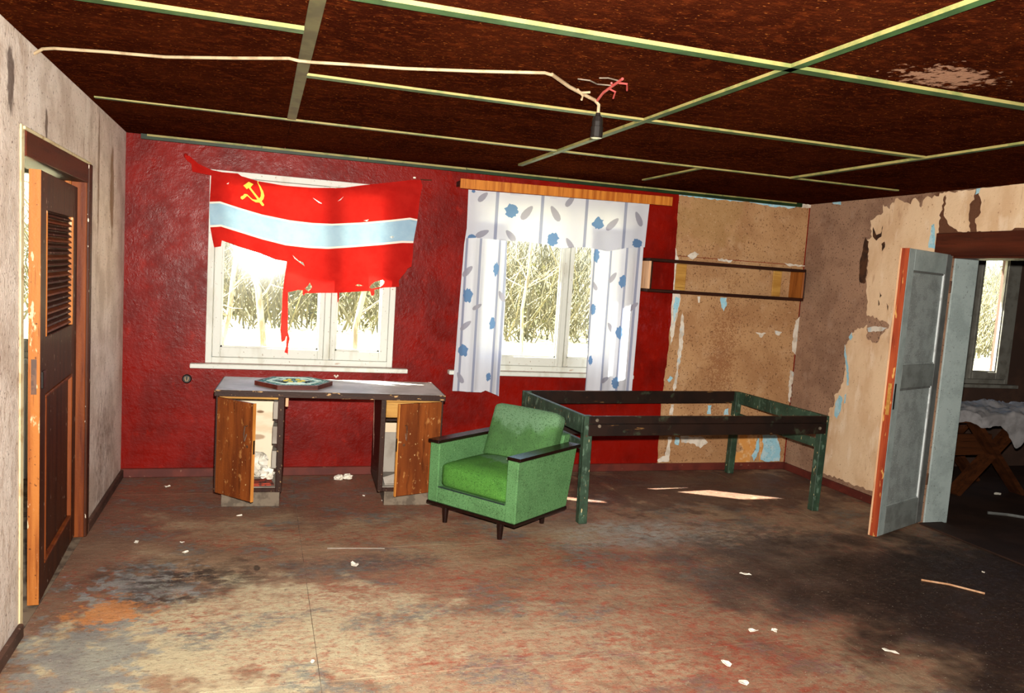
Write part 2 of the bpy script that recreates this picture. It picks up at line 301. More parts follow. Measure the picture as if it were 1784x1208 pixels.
M['red'] = mat('red_gloss_paint', c8(116, 13, 5), [('n', c8(90, 9, 4), 1.8, .40, .62, .9), ('n', c8(132, 22, 10), (12, 12, 8), .56, .72, .6),
    ('s', c8(116, 34, 26), 140, .64, .74, .4), ('p', c8(150, 66, 70), (1.6, 1, .9), .52, .64, .3, (26, 26, 12), .58)],  # last layer: pinkish flash sheen painted into the red
    rough=.38, spec=.11, bump=.2, bscale=26, rvar=.12, bdist=.02)
M['left'] = mat('stained_grey_wallpaper', c8(222, 208, 196), [('n', c8(182, 162, 146), 3, .4, .62, .75), ('p', c8(150, 122, 100), (1.2, 1.2, .8), .48, .64, .6, (26, 26, 10), .56), ('n', c8(232, 222, 212), (5, 5, 2), .52, .7, .6),
    ('s', c8(90, 66, 52), 55, .63, .70, .75), ('s', c8(190, 182, 172), 110, .64, .7, .5), ('n', c8(96, 66, 44), (30, 30, 6), .66, .74, .6),
    ('b', c8(128, 92, 54), (0, -.52, 2.02), (.4, .07, .32), .8, .3), ('b', c8(118, 84, 52), (0, -.98, 2.1), (.4, .03, .45), .7, .3),
    ('q', c8(96, 68, 50), (0, -.72, .45), (.5, .4, .4), .8, (40, 40, 14), .53), ('q', c8(110, 82, 62), (0, -3.2, 1.2), (.5, 1.2, 1.0), .6, (40, 40, 12), .60), ('b', c8(120, 160, 165), (0, -3.2, 2.2), (.3, .16, .2), .8, .6),
    ('b', c8(60, 36, 26), (0, -2.75, 2.32), (.3, .05, .12), .8, .7), ('b', c8(70, 44, 34), (0, -2.2, 2.2), (.3, .02, .08), .8, .7)], rough=.85, bump=.35, bscale=60)
M['board'] = mat('fibreboard_tan', c8(172, 132, 92), [('n', c8(150, 108, 72), 2.6, .4, .64, .8), ('n', c8(184, 148, 112), (6, 6, 5), .52, .7, .6),
    ('s', c8(90, 54, 32), 70, .61, .68, .8), ('n', c8(120, 76, 44), 24, .62, .7, .6), ('b', c8(126, 78, 46), (4.98, 0, 1.05), (.10, .2, .36), .6, 2.6, 60),
    ('b', c8(150, 116, 70), (4.75, 0, 2.3), (.35, .2, .25), .5, .6), ('s', c8(200, 170, 140), 60, .68, .74, .5)], rough=.9, bump=.4, bscale=90)
M['board_dk'] = mat('fibreboard_brown', c8(154, 120, 96), [('n', c8(128, 96, 76), 3, .4, .62, .8), ('s', c8(74, 48, 36), 65, .6, .67, .85),
    ('n', c8(156, 126, 106), 8, .56, .7, .6), ('s', c8(180, 150, 130), 100, .67, .73, .5), ('b', c8(84, 46, 24), (W, -1.9, 2.3), (.3, .7, .3), .9, .3)], rough=.9, bump=.4, bscale=90)
M['cream'] = mat('cream_wallpaper', c8(214, 184, 150), [('n', c8(196, 160, 124), (4, 4, 2), .42, .64, .8), ('n', c8(226, 204, 178), (9, 9, 3), .54, .7, .6),
    ('s', c8(130, 84, 54), 55, .68, .73, .6), ('n', c8(168, 130, 100), (16, 16, 4), .62, .74, .6)], rough=.85, bump=.2, bscale=40)
M['blue_paper'] = mat('blue_wallpaper', c8(140, 186, 202), [('n', c8(180, 200, 204), 14, .46, .62, .7), ('s', c8(96, 92, 84), 70, .62, .7, .6)], rough=.85)
M['white_paper'] = mat('white_plaster_scrap', c8(206, 196, 182), [('n', c8(168, 152, 134), 14, .44, .62, .7), ('n', c8(160, 184, 194), 8, .56, .66, .6)], rough=.85)
M['orange_paper'] = mat('orange_wallpaper', c8(196, 136, 70), [('n', c8(210, 176, 132), 12, .46, .6, .8), ('n', c8(160, 100, 48), 20, .55, .7, .6)], rough=.85)
M['burn'] = mat('scorched_stain', c8(74, 44, 24), [('n', c8(40, 22, 12), 20, .4, .6, .8)], rough=.9)
M['ceil'] = mat('dark_red_fibreboard', c8(54, 20, 8), [('n', c8(38, 11, 5), 2, .4, .62, .8), ('n', c8(84, 34, 13), (14, 20, 14), .48, .72, .7), ('n', c8(112, 54, 22), (44, 70, 44), .56, .72, .55), ('s', c8(160, 92, 42), (50, 80, 50), .66, .72, .6),
    ('b', c8(170, 130, 105), (3.32, -3.92, 2.5), (.16, .1, .3), .8, 1.2, 24)], rough=.7, spec=.0, bump=.3, bscale=70)
M['bat_g'] = mat('green_batten_paint', c8(58, 92, 50), [('n', c8(40, 66, 36), 9, .4, .62, .8)], rough=.55)
M['bat_c'] = mat('batten_edge_paint', c8(142, 130, 78), [('n', c8(94, 106, 58), 9, .45, .65, .8)], rough=.6)
M['bat_o'] = mat('olive_batten_paint', c8(82, 78, 48), [('n', c8(60, 54, 34), 8, .4, .62, .8)], rough=.7)
M['corn'] = mat('dark_green_cornice_paint', c8(22, 46, 18), [('n', c8(14, 28, 12), 9, .4, .62, .8)], rough=.5)
M['floor'] = mat('worn_painted_hardboard', c8(142, 116, 92), [
    ('n', c8(112, 86, 68), (2.2, 3.2, 1), .38, .62, .9),
    ('n', c8(152, 132, 106), (1.3, 2.2, 1), .46, .66, .85),
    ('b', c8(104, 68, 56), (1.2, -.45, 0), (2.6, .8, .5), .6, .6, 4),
    ('b', c8(106, 76, 62), (.12, -1.3, 0), (.3, 1.6, .5), .6, .6, 4),
    ('b', c8(184, 174, 142), (.98, -2.75, 0), (.8, .6, .5), .8, .7, 5),
    ('b', c8(172, 156, 126), (2.0, -3.2, 0), (.8, .6, .5), .5, .8, 4),
    ('p', c8(142, 62, 44), (1.2, 1.7, 1), .48, .62, .75, (14, 22, 8), .56),
    ('p', c8(146, 78, 60), (.8, 1.1, 1), .50, .66, .65, (34, 48, 8), .53),
    ('p', c8(146, 62, 44), (.7, .9, 1), .40, .56, .5, (22, 30, 8), .56),
    ('p', c8(102, 106, 102), (2.2, 3.2, 1), .52, .62, .75, (16, 24, 8), .50),
    ('b', c8(120, 126, 124), (.3, -2.9, 0), (.24, .45, .5), .7, 1.0, 8),
    ('b', c8(132, 140, 140), (.42, -2.1, 0), (.24, .24, .5), .7, 1.2, 10),
    ('b', c8(186, 122, 68), (.32, -2.42, 0), (.15, .16, .5), .8, .9, 12),
    ('q', c8(46, 38, 34), (.62, -1.99, 0), (.46, .24, .5), .95, (9, 15, 8), .46),
    ('q', c8(62, 50, 42), (.58, -2.3, 0), (.24, .1, .5), .95, (18, 24, 8), .48),
    ('b', c8(58, 48, 40), (.97, -1.945, 0), (.02, .045, .5), .9, .3, 12),
    ('q', c8(74, 70, 68), (1.6, -1.95, 0), (.4, .16, .5), .8, (20, 30, 8), .48),
    ('q', c8(150, 58, 40), (2.9, -2.5, 0), (1.5, 1.1, .5), .65, (11, 17, 8), .56),
    ('q', c8(140, 54, 40), (3.0, -3.4, 0), (1.2, .6, .5), .65, (16, 24, 8), .54),
    ('q', c8(160, 160, 152), (3.5, -1.65, 0), (.7, .3, .5), .8, (12, 18, 8), .46),
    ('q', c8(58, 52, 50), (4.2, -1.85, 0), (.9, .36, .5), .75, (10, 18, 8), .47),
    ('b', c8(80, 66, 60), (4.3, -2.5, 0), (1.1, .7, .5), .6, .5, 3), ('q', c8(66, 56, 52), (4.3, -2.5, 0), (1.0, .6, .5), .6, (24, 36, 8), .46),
    ('b', c8(52, 36, 30), (4.9, -2.9, 0), (1.4, 1.1, .5), .6, .3, 3),  # this and next: dark floor paint, deepened for the flash fading toward the right
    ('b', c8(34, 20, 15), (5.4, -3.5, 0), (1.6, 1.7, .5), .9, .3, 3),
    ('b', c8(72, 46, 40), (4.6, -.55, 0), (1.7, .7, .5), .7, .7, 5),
    ('n', c8(96, 76, 62), (30, 44, 10), .54, .72, .6), ('s', c8(200, 190, 172), 85, .68, .74, .6), ('s', c8(66, 46, 38), 120, .6, .7, .5)],
    rough=.62, spec=.25, bump=.3, bscale=22, rvar=.1)
M['seam'] = mat('dusty_floor_seam', c8(120, 104, 86), [('n', c8(70, 54, 44), 6, .45, .6, .9)], rough=.9)
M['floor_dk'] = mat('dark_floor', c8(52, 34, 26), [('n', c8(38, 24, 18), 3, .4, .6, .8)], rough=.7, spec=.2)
M['base_red'] = mat('red_brown_baseboard', c8(92, 36, 26), [('n', c8(70, 26, 20), 6, .4, .6, .8), ('n', c8(150, 110, 90), (20, 20, 20), .66, .74, .6)], rough=.6)
M['base_dk'] = mat('dark_baseboard', c8(82, 56, 44), [('n', c8(58, 36, 28), 5, .4, .6, .8), ('s', c8(150, 120, 100), 60, .66, .72, .6)], rough=.7)
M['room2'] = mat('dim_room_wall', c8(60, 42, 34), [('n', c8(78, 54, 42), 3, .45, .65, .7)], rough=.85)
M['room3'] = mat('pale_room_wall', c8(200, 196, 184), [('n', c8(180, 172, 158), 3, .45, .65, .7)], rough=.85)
M['wwhite'] = mat('white_window_paint', c8(196, 198, 190), [('n', c8(174, 172, 158), (8, 8, 3), .5, .7, .7), ('s', c8(120, 96, 70), 60, .68, .74, .7), ('n', c8(150, 104, 60), (6, 6, 14), .67, .74, .6)], rough=.5, spec=.35)
M['wdark'] = mat('backlit_frame_and_sill_grey', c8(120, 118, 110), [('n', c8(96, 92, 84), 8, .45, .65, .8)], rough=.6)  # side room frame's backlit shade put into the grey; also on outer sills
M['glass'] = glass('window_glass')
M['brown'] = wood('dark_brown_door_paint', c8(70, 34, 16), c8(46, 20, 10), 2, layers=[('s', c8(220, 205, 185), (60, 60, 18), .69, .73, .9)])
M['orange'] = wood('worn_orange_door_edge', c8(164, 100, 44), c8(130, 66, 24), 2, layers=[('n', c8(220, 190, 150), (26, 26, 9), .58, .66, .8), ('s', c8(70, 36, 20), 40, .66, .72, .8)])
M['casing'] = wood('brown_door_casing', c8(118, 58, 20), c8(84, 34, 12), 2)
M['lintel'] = wood('red_brown_lintel', c8(80, 34, 17), c8(56, 22, 11), 1)
M['plaster_edge'] = mat('pale_plaster_edge', c8(206, 190, 150), [('n', c8(170, 140, 100), 12, .5, .65, .8)], rough=.85)
M['gdoor'] = mat('grey_blue_door_paint', c8(154, 166, 164), [('n', c8(134, 146, 144), 6, .42, .62, .8), ('s', c8(160, 170, 168), 110, .6, .7, .7), ('s', c8(70, 66, 62), 70, .66, .72, .6)], rough=.55, bump=.1, bscale=80)
M['gdoor_p'] = mat('grey_door_panel_paint', c8(146, 154, 152), [('n', c8(120, 126, 124), 8, .42, .62, .8), ('s', c8(172, 180, 178), 130, .57, .67, .8), ('s', c8(62, 56, 52), 70, .64, .7, .6)], rough=.5, bump=.15, bscale=90)
M['gdoor_s'] = mat('darker_grey_door_paint', c8(104, 106, 104), [('n', c8(84, 84, 82), 8, .42, .62, .8)], rough=.6)  # darker grey tone for the hinge stile, top beads and lath
M['gdoor_r'] = mat('dull_grey_rail_paint', c8(122, 128, 125), [('n', c8(100, 104, 101), 8, .42, .62, .8), ('s', c8(66, 60, 56), 70, .64, .7, .6)], rough=.55)
M['gdoor_w'] = mat('white_beading', c8(206, 212, 212), [('n', c8(160, 164, 164), 14, .5, .65, .7)], rough=.5)
M['redge'] = wood('red_brown_door_edge', c8(158, 70, 36), c8(124, 44, 22), 2, layers=[('n', c8(206, 160, 90), (30, 30, 8), .62, .68, .8)])
M['desk_dk'] = wood('dark_desk_veneer', c8(44, 20, 9), c8(28, 12, 6), 2, layers=[('s', c8(170, 140, 100), 70, .68, .73, .7)])
M['desk_edge'] = wood('chipped_desk_edge', c8(50, 25, 13), c8(30, 14, 8), 0, layers=[('n', c8(190, 150, 100), (14, 14, 40), .6, .66, .8)])
M['desk_top'] = mat('grey_desk_top', c8(176, 174, 172), [('n', c8(146, 142, 138), 4, .4, .62, .8), ('s', c8(96, 84, 76), 50, .66, .72, .6)], rough=.5)
M['desk_door'] = wood('orange_brown_door_veneer', c8(124, 64, 25), c8(90, 42, 17), 2, grain=9, layers=[('n', c8(170, 118, 66), (24, 24, 14), .6, .7, .6), ('s', c8(196, 160, 110), (70, 70, 40), .7, .74, .7)])
M['desk_dedge'] = wood('pale_orange_edge', c8(196, 132, 62), c8(160, 96, 40), 2)
M['ply'] = mat('pale_plywood', c8(226, 210, 184), [('n', c8(206, 182, 150), (3, 3, 9), .45, .65, .7), ('b', c8(110, 74, 46), (.26, .56, .55), (.03, .2, .012), .9, .2), ('b', c8(140, 100, 66), (.25, .56, .36), (.05, .2, .02), .7, .4)], rough=.7)
M['mustard'] = wood('mustard_wood', c8(178, 134, 66), c8(150, 104, 44), 0)
M['cardboard'] = mat('grey_cardboard', c8(150, 142, 132), [('n', c8(126, 116, 106), 5, .42, .62, .8)], rough=.9)
M['plinth'] = mat('grimy_plinth', c8(108, 96, 82), [('n', c8(74, 64, 54), 14, .44, .62, .8)], rough=.85)
M['black'] = mat('black_bakelite', c8(24, 20, 18), rough=.3, spec=.5)
M['metal'] = mat('tarnished_metal', c8(96, 62, 40), [('n', c8(60, 36, 24), 30, .4, .6, .8)], rough=.45, spec=.5)
M['chair'] = mat('green_upholstery', c8(80, 122, 76), [('n', c8(68, 104, 64), 4, .42, .62, .7), ('s', c8(46, 74, 40), 120, .56, .64, .7), ('s', c8(140, 178, 124), 180, .62, .7, .5)], rough=.9, spec=.15, bump=.25, bscale=240, bdist=.004)
M['chair_s'] = mat('bright_green_upholstery', c8(68, 118, 46), [('n', c8(56, 100, 40), 5, .42, .62, .7), ('b', c8(96, 130, 104), (.44, .34, .4), (.24, .1, .2), .75, .6), ('s', c8(42, 76, 30), 120, .56, .64, .7), ('s', c8(120, 172, 84), 180, .62, .7, .5)], rough=.9, spec=.15, bump=.25, bscale=240, bdist=.004)
M['chair_b'] = mat('dull_green_upholstery', c8(70, 108, 60), [('n', c8(58, 90, 52), 5, .42, .62, .7), ('b', c8(104, 136, 108), (.37, .62, .72), (.4, .3, .12), .6, .5), ('s', c8(42, 68, 36), 120, .56, .64, .7)], rough=.9, spec=.15, bump=.25, bscale=240, bdist=.004)
M['dark'] = wood('dark_lacquered_wood', c8(26, 9, 6), c8(16, 6, 4), 1, rough=.25, spec=.35)
M['green'] = mat('chipped_dark_green_paint', c8(46, 66, 50), [('n', c8(30, 46, 34), 7, .42, .6, .8), ('n', c8(92, 114, 98), (30, 30, 12), .57, .66, .7), ('s', c8(196, 176, 130), (60, 60, 20), .68, .72, .8), ('n', c8(80, 46, 28), (24, 24, 24), .64, .7, .8)], rough=.55)
M['green_dk'] = mat('dark_brown_green_paint', c8(30, 16, 10), [('n', c8(18, 10, 7), 6, .42, .6, .8), ('n', c8(120, 86, 48), (5, 40, 40), .67, .72, .8), ('n', c8(56, 64, 48), 9, .58, .68, .6)], rough=.5)
M['shelf'] = wood('dark_shelf_wood', c8(50, 22, 12), c8(32, 14, 8), 0)
M['shelf_end'] = wood('pale_shelf_end', c8(206, 164, 128), c8(180, 132, 94), 2)
M['shelf_in'] = wood('amber_shelf_end', c8(158, 92, 38), c8(124, 66, 24), 2)
M['pelmet'] = wood('amber_pelmet_veneer', c8(190, 118, 44), c8(156, 84, 26), 2, grain=26)
M['trestle'] = wood('rough_brown_timber', c8(72, 38, 18), c8(50, 25, 12), 0)
M['bark'] = mat('grey_bark', c8(172, 164, 146), [('n', c8(112, 100, 82), (12, 12, 4), .42, .62, .8)], rough=.9)
M['twig'] = mat('dry_twigs', c8(120, 114, 92), [('n', c8(92, 88, 66), 2, .42, .62, .8)], rough=.9)
M['bush'] = mat('sparse_spring_leaves', c8(132, 132, 98), [('n', c8(98, 100, 70), 2, .42, .62, .8)], rough=.9)
M['ground'] = mat('dry_grass_ground', c8(214, 206, 168), [('n', c8(188, 182, 132), .7, .42, .62, .8), ('n', c8(140, 122, 86), 5, .5, .66, .7)], rough=.95)
M['roof'] = mat('eave_boards', c8(110, 96, 80), rough=.9)
M['paper'] = mat('white_paper', c8(226, 220, 206), [('n', c8(196, 186, 168), 14, .45, .62, .7)], rough=.85)
M['paper_r'] = mat('red_print_paper', c8(150, 58, 40), [('n', c8(60, 40, 34), 30, .5, .6, .9)], rough=.85)
M['cable'] = mat('pale_cable_sheath', c8(160, 140, 110), [('n', c8(124, 102, 76), 12, .45, .62, .7)], rough=.6)
M['wire_r'] = mat('red_wire', c8(156, 62, 58), rough=.5)
M['sheetcloth'] = mat('crumpled_grey_sheet', c8(150, 147, 148), [('n', c8(116, 112, 112), 6, .42, .62, .7)], rough=.8)
M['teal'] = mat('teal_knotted_rug', c8(46, 120, 112), [('s', c8(180, 212, 200), 55, .53, .58, .9), ('s', c8(20, 66, 64), 40, .56, .62, .8)], rough=.9, bump=.3, bscale=120)
M['trayrim'] = wood('red_brown_tray_rim', c8(92, 38, 28), c8(66, 26, 20), 0, rough=.4)
M['flag_r'] = cloth('flag_red_cloth', c8(184, 36, 30), .34, var=c8(168, 26, 22))
M['flag_w'] = cloth('flag_white_cloth', c8(240, 226, 214), .28)
M['flag_b'] = cloth('flag_blue_cloth', c8(164, 194, 212), .28, var=c8(146, 180, 204))
M['flag_y'] = cloth('flag_yellow_print', c8(232, 204, 84), .3)
M['cur_w'] = cloth('white_curtain_cloth', c8(204, 207, 216), .3)
M['cur_b'] = cloth('blue_flower_print', c8(96, 128, 168), .3)
M['cur_g'] = cloth('grey_leaf_print', c8(150, 150, 164), .3)
M['cur_s'] = cloth('grey_stripe_print', c8(144, 150, 172), .3)

# ---------------------------------------------------------------- setting: floor
rnd = random.Random(5)
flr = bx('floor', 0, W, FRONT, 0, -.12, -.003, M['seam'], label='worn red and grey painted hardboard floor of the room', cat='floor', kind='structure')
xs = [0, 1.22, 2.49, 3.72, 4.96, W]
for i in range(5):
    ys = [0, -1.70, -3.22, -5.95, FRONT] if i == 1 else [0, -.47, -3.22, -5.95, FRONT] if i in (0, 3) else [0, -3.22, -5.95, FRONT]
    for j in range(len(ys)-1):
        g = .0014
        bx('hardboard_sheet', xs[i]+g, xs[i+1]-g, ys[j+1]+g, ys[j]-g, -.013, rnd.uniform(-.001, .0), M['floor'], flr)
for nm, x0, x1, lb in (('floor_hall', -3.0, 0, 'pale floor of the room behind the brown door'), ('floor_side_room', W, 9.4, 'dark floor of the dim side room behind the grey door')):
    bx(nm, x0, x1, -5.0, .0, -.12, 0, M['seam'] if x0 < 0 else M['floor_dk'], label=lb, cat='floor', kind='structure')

# ---------------------------------------------------------------- ceiling: dark sheets held by green battens
cl = bx('ceiling', -.0, W, FRONT, 0, H+.012, H+.12, M['ceil'], label='dark red-brown fibreboard ceiling with green battens', cat='ceiling', kind='structure')
A_, B_, C_, D_, E_ = -1.35, -2.58, -3.75, -4.95, -6.15
cells = []
for a, b in ((0, 1.083), (1.083, 2.762), (2.762, 3.83), (3.83, W)): cells.append((a, b, A_, 0))
for a, b in ((1.083, 2.762), (2.762, 4.543)):
    for y0, y1 in ((B_, A_), (C_, B_), (D_, C_), (E_, D_), (FRONT, E_)): cells.append((a, b, y0, y1))
for y0, y1 in ((-3.29, A_), (-5.2, -3.29), (FRONT, -5.2)): cells.append((0, 1.083, y0, y1))
for y0, y1 in ((C_, A_), (E_, C_), (FRONT, E_)): cells.append((4.543, W, y0, y1))
for a, b, y0, y1 in cells:
    bx('ceiling_panel', a+.003, b-.003, y0+.003, y1-.003, H+rnd.uniform(-.002, .002), H+.013, M['ceil'], cl)
def batten(x0, x1, y0, y1, t=.018):
    obj('batten', MB().box(x0, x1, y0, y1, H-t, H+.001, 0, 1).mesh(), [M['bat_c'], M['bat_g']], cl)
def bat_x(x0, x1, y, w=.05, t=.02): batten(x0, x1, y-w/2, y+w/2, t)
def bat_y(y0, y1, x, w=.05, t=.02): batten(x-w/2, x+w/2, y0, y1, t)
bat_x(.04, 5.5, A_, .034, .009)
bat_x(1.105, 4.52, B_, .05, .012)
bat_x(1.105, W, C_, .05, .014); bat_x(.0, 1.058, -3.29, .05, .014)
bat_x(1.105, W, D_); bat_x(1.105, W, E_); bat_x(0, 1.058, -5.2)
obj('batten', MB().box(1.058, 1.108, FRONT, A_-.018, H-.006, H+.001, 0, 0).mesh(), [M['bat_o']], cl)
bat_y(FRONT, -.55, 2.762, .036, .014)
bat_y(FRONT, A_-.018, 4.543, .035, .014); bat_y(A_+.018, -.45, 3.83, .025, .01)
obj('trim_1', MB().box(.1, 5.66, -.032, 0, H-.036, H-.001, 0, 0).mesh(), [M['corn']], None, 'green cornice strip along the top of the red wall', 'trim', kind='structure')
for i in range(7):
    x = .14+i*.78
    obj('cornice_edge', MB().box(x, x+.775, -.036, -.030, H-.012-rnd.uniform(0, .004), H-.001).mesh(), [M['bat_c']], bpy.data.objects['trim_1'])

# ---------------------------------------------------------------- walls
def holed(u0, u1, z0, z1, holes, fn):
    """grid of boxes leaving rectangular openings free"""
    us = sorted({u0, u1, *[h[0] for h in holes], *[h[1] for h in holes]}); zs = sorted({z0, z1, *[h[2] for h in holes], *[h[3] for h in holes]})
    mb = MB()
    for a, b in zip(us, us[1:]):
        for c, d in zip(zs, zs[1:]):
            if any(h[0] <= a and b <= h[1] and h[2] <= c and d <= h[3] for h in holes): continue
            mb.box(*fn(a, b, c, d))
    return mb.mesh()
W1 = (.563, 1.968, .872, 2.30); W2 = (2.54, 3.945, .872, 2.30); W3 = (7.45, 8.42, .872, 2.20); W0 = (-1.35, -.3, .872, 2.20)
wb = obj('wall_back', holed(0, W+.18, -.12, H+.12, [W1, W2], lambda a, b, c, d: (a, b, 0 if b <= 4.395 else 0, .23, c, d)), M['red'], None,
         'dark red glossy back wall with two windows and a bare board section', 'wall', kind='structure')
# bare fibreboard beside the window: two sheets in front of the wall, a torn red paint edge lies over them
obj('fibreboard_sheet', MB().box(4.40, W-.012, -.006, .002, 1.938, H-.002).mesh(), M['board'], wb)
obj('fibreboard_sheet', MB().box(4.40, W-.012, -.006, .002, .0, 1.933).mesh(), M['board'], wb)
def scrap(poly, plane, mt, parent, amp=.008, th=.002, off=.007, name='wallpaper_scrap', seed=1):
    r = random.Random(seed); p = torn(poly, amp, r)
    lift = off + th
    if plane == 'y': place = lambda x, z: (x, -lift - .0015*noise.noise(Vector((x*9, z*9, 0))), z)
    else: place = lambda y, z: (W-lift - .0015*noise.noise(Vector((y*9, z*9, 3))), y, z)
    return obj(name, sheet(p, .09, place=place), mt, parent)
scrap([(4.37, .07), (4.41, .07), (4.40, .7), (4.425, 1.1), (4.42, 1.6), (4.41, 2.0), (4.40, 2.47), (4.37, 2.47)], 'y', M['red'], wb, .006, .003, .007, 'red_paint_edge')
for i, q in enumerate(STRIP_W): scrap(q, 'y', M['white_paper'], wb, .007, .001, .006, seed=i)
for i, q in enumerate(BLUE_B): scrap(q, 'y', M['blue_paper'], wb, .007, .002, .006, seed=i+30)
for i, q in enumerate(ORANGE_B): scrap(q, 'y', M['orange_paper'], wb, .007, .001, .006, seed=i+50)
scrap(BLUE_TOP, 'y', M['blue_paper'], wb, .008, .002, .006, seed=61); scrap(WHITE_TOP, 'y', M['white_paper'], wb, .006, .003, .006, seed=62)
DL = (-2.58, -1.30, -.12, 2.13)
wl = obj('wall_left', holed(FRONT, 0, -.12, H+.12, [DL], lambda a, b, c, d: (-.14, 0, a, b, c, d)), M['left'], None,
         'stained grey wallpapered left wall around the brown door', 'wall', kind='structure')
DR = (-2.72, -1.66, -.12, 2.025)
wr = obj('wall_right', holed(FRONT, 0, -.12, H+.12, [DR], lambda a, b, c, d: (W+.008, W+.18, a, b, c, d)), M['board_dk'], None,
         'right wall of brown fibreboard with torn cream wallpaper', 'wall', kind='structure')
obj('fibreboard_sheet', MB().box(W, W+.009, -.90, -.004, 1.456, H-.002).mesh(), M['board_dk'], wr)
obj('fibreboard_sheet', MB().box(W+.001, W+.009, -.90, -.004, 0, 1.450).mesh(), M['board_dk'], wr)
obj('fibreboard_sheet', MB().box(W+.001, W+.009, -1.655, -.903, 0, H-.002).mesh(), M['board_dk'], wr)
obj('fibreboard_sheet', MB().box(W+.002, W+.009, -2.9, -1.662, 2.19, H-.002).mesh(), M['board_dk'], wr)
scrap(CREAM, 'x', M['cream'], wr, .012, .001, .0015, seed=70)
scrap(BOARDHOLE, 'x', M['board_dk'], wr, .012, .001, .004, 'bare_board_patch', 71)
scrap(CREAM_A, 'x', M['cream'], wr, .01, .001, .0015, seed=72); scrap(CREAM_B, 'x', M['cream'], wr, .01, .001, .0015, seed=73)
for i, q in enumerate(BURN): scrap(q, 'x', M['burn'], wr, .006, .001, .004, 'scorch_mark', 80+i)
for i, q in enumerate(BLUE_R): scrap(q, 'x', M['blue_paper'], wr, .006, .001, .004, seed=90+i)
for q in PLASTER_R: scrap(q, 'x', M['white_paper'], wr, .006, .001, .006, seed=99)
bx('wall_front', -.14, W+.18, FRONT-.15, FRONT, -.12, H+.12, M['left'], label='plain wall behind the photographer', cat='wall', kind='structure')
# side rooms
obj('wall_hall_back', holed(-3.0, 0, -.12, H+.12, [W0], lambda a, b, c, d: (a, b, 0, .23, c, d)), M['room3'], None, 'pale window wall of the room behind the brown door', 'wall', kind='structure')
bx('wall_hall_left', -3.14, -3.0, -5, .28, -.12, H+.12, M['room3'], label='pale far wall of the room behind the brown door', cat='wall', kind='structure')
bx('wall_hall_front', -3.0, -.14, -5.14, -5, -.12, H+.12, M['room3'], label='pale near wall of the room behind the brown door', cat='wall', kind='structure')
bx('ceiling_hall', -3.0, -.0, -5, .0, H+.012, H+.12, M['room3'], label='pale ceiling of the room behind the brown door', cat='ceiling', kind='structure')
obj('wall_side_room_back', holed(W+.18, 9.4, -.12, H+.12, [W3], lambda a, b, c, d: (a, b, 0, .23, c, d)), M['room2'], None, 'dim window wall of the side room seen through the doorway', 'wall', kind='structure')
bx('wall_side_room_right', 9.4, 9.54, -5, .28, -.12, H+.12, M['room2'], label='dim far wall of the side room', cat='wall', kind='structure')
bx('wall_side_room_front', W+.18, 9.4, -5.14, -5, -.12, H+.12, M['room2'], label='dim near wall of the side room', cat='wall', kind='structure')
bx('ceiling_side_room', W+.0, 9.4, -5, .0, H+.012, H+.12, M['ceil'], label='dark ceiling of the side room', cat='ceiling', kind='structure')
obj('eave', MB().box(-3.3, 9.6, .0, .50, 2.64, 2.70).box(-3.3, 9.6, .47, .50, 2.53, 2.64).mesh(), M['roof'], None, 'unseen roof eave above the windows, its edge set to limit the sun', 'roof', kind='structure')  # out of view; lip placed where it cuts the indoor sun patches short
bx('roof', -3.3, 9.6, FRONT-.2, .5, 2.72, 2.78, M['roof'], label='flat roof deck over the house', cat='roof', kind='structure')
# baseboards
bb = bx('baseboard_back', .0, W-.0, -.02, 0, 0, .068, M['base_red'], bevel=.004, label='low red-brown baseboard along the red wall', cat='baseboard', kind='structure')
bx('baseboard_right', W-.02, W+.008, -1.64, -.0, 0, .066, M['base_red'], bevel=.004, label='dark red baseboard under the torn wallpaper', cat='baseboard', kind='structure')
bl = bx('baseboard_left', 0, .022, -1.27, 0, 0, .062, M['base_dk'], bevel=.005, label='dirty dark baseboard from the brown door to the corner', cat='baseboard', kind='structure')
bx('baseboard_front_left', 0, .022, FRONT, -2.62, 0, .062, M['base_dk'], bevel=.005, label='dark baseboard of the left wall in front of the brown door', cat='baseboard', kind='structure')

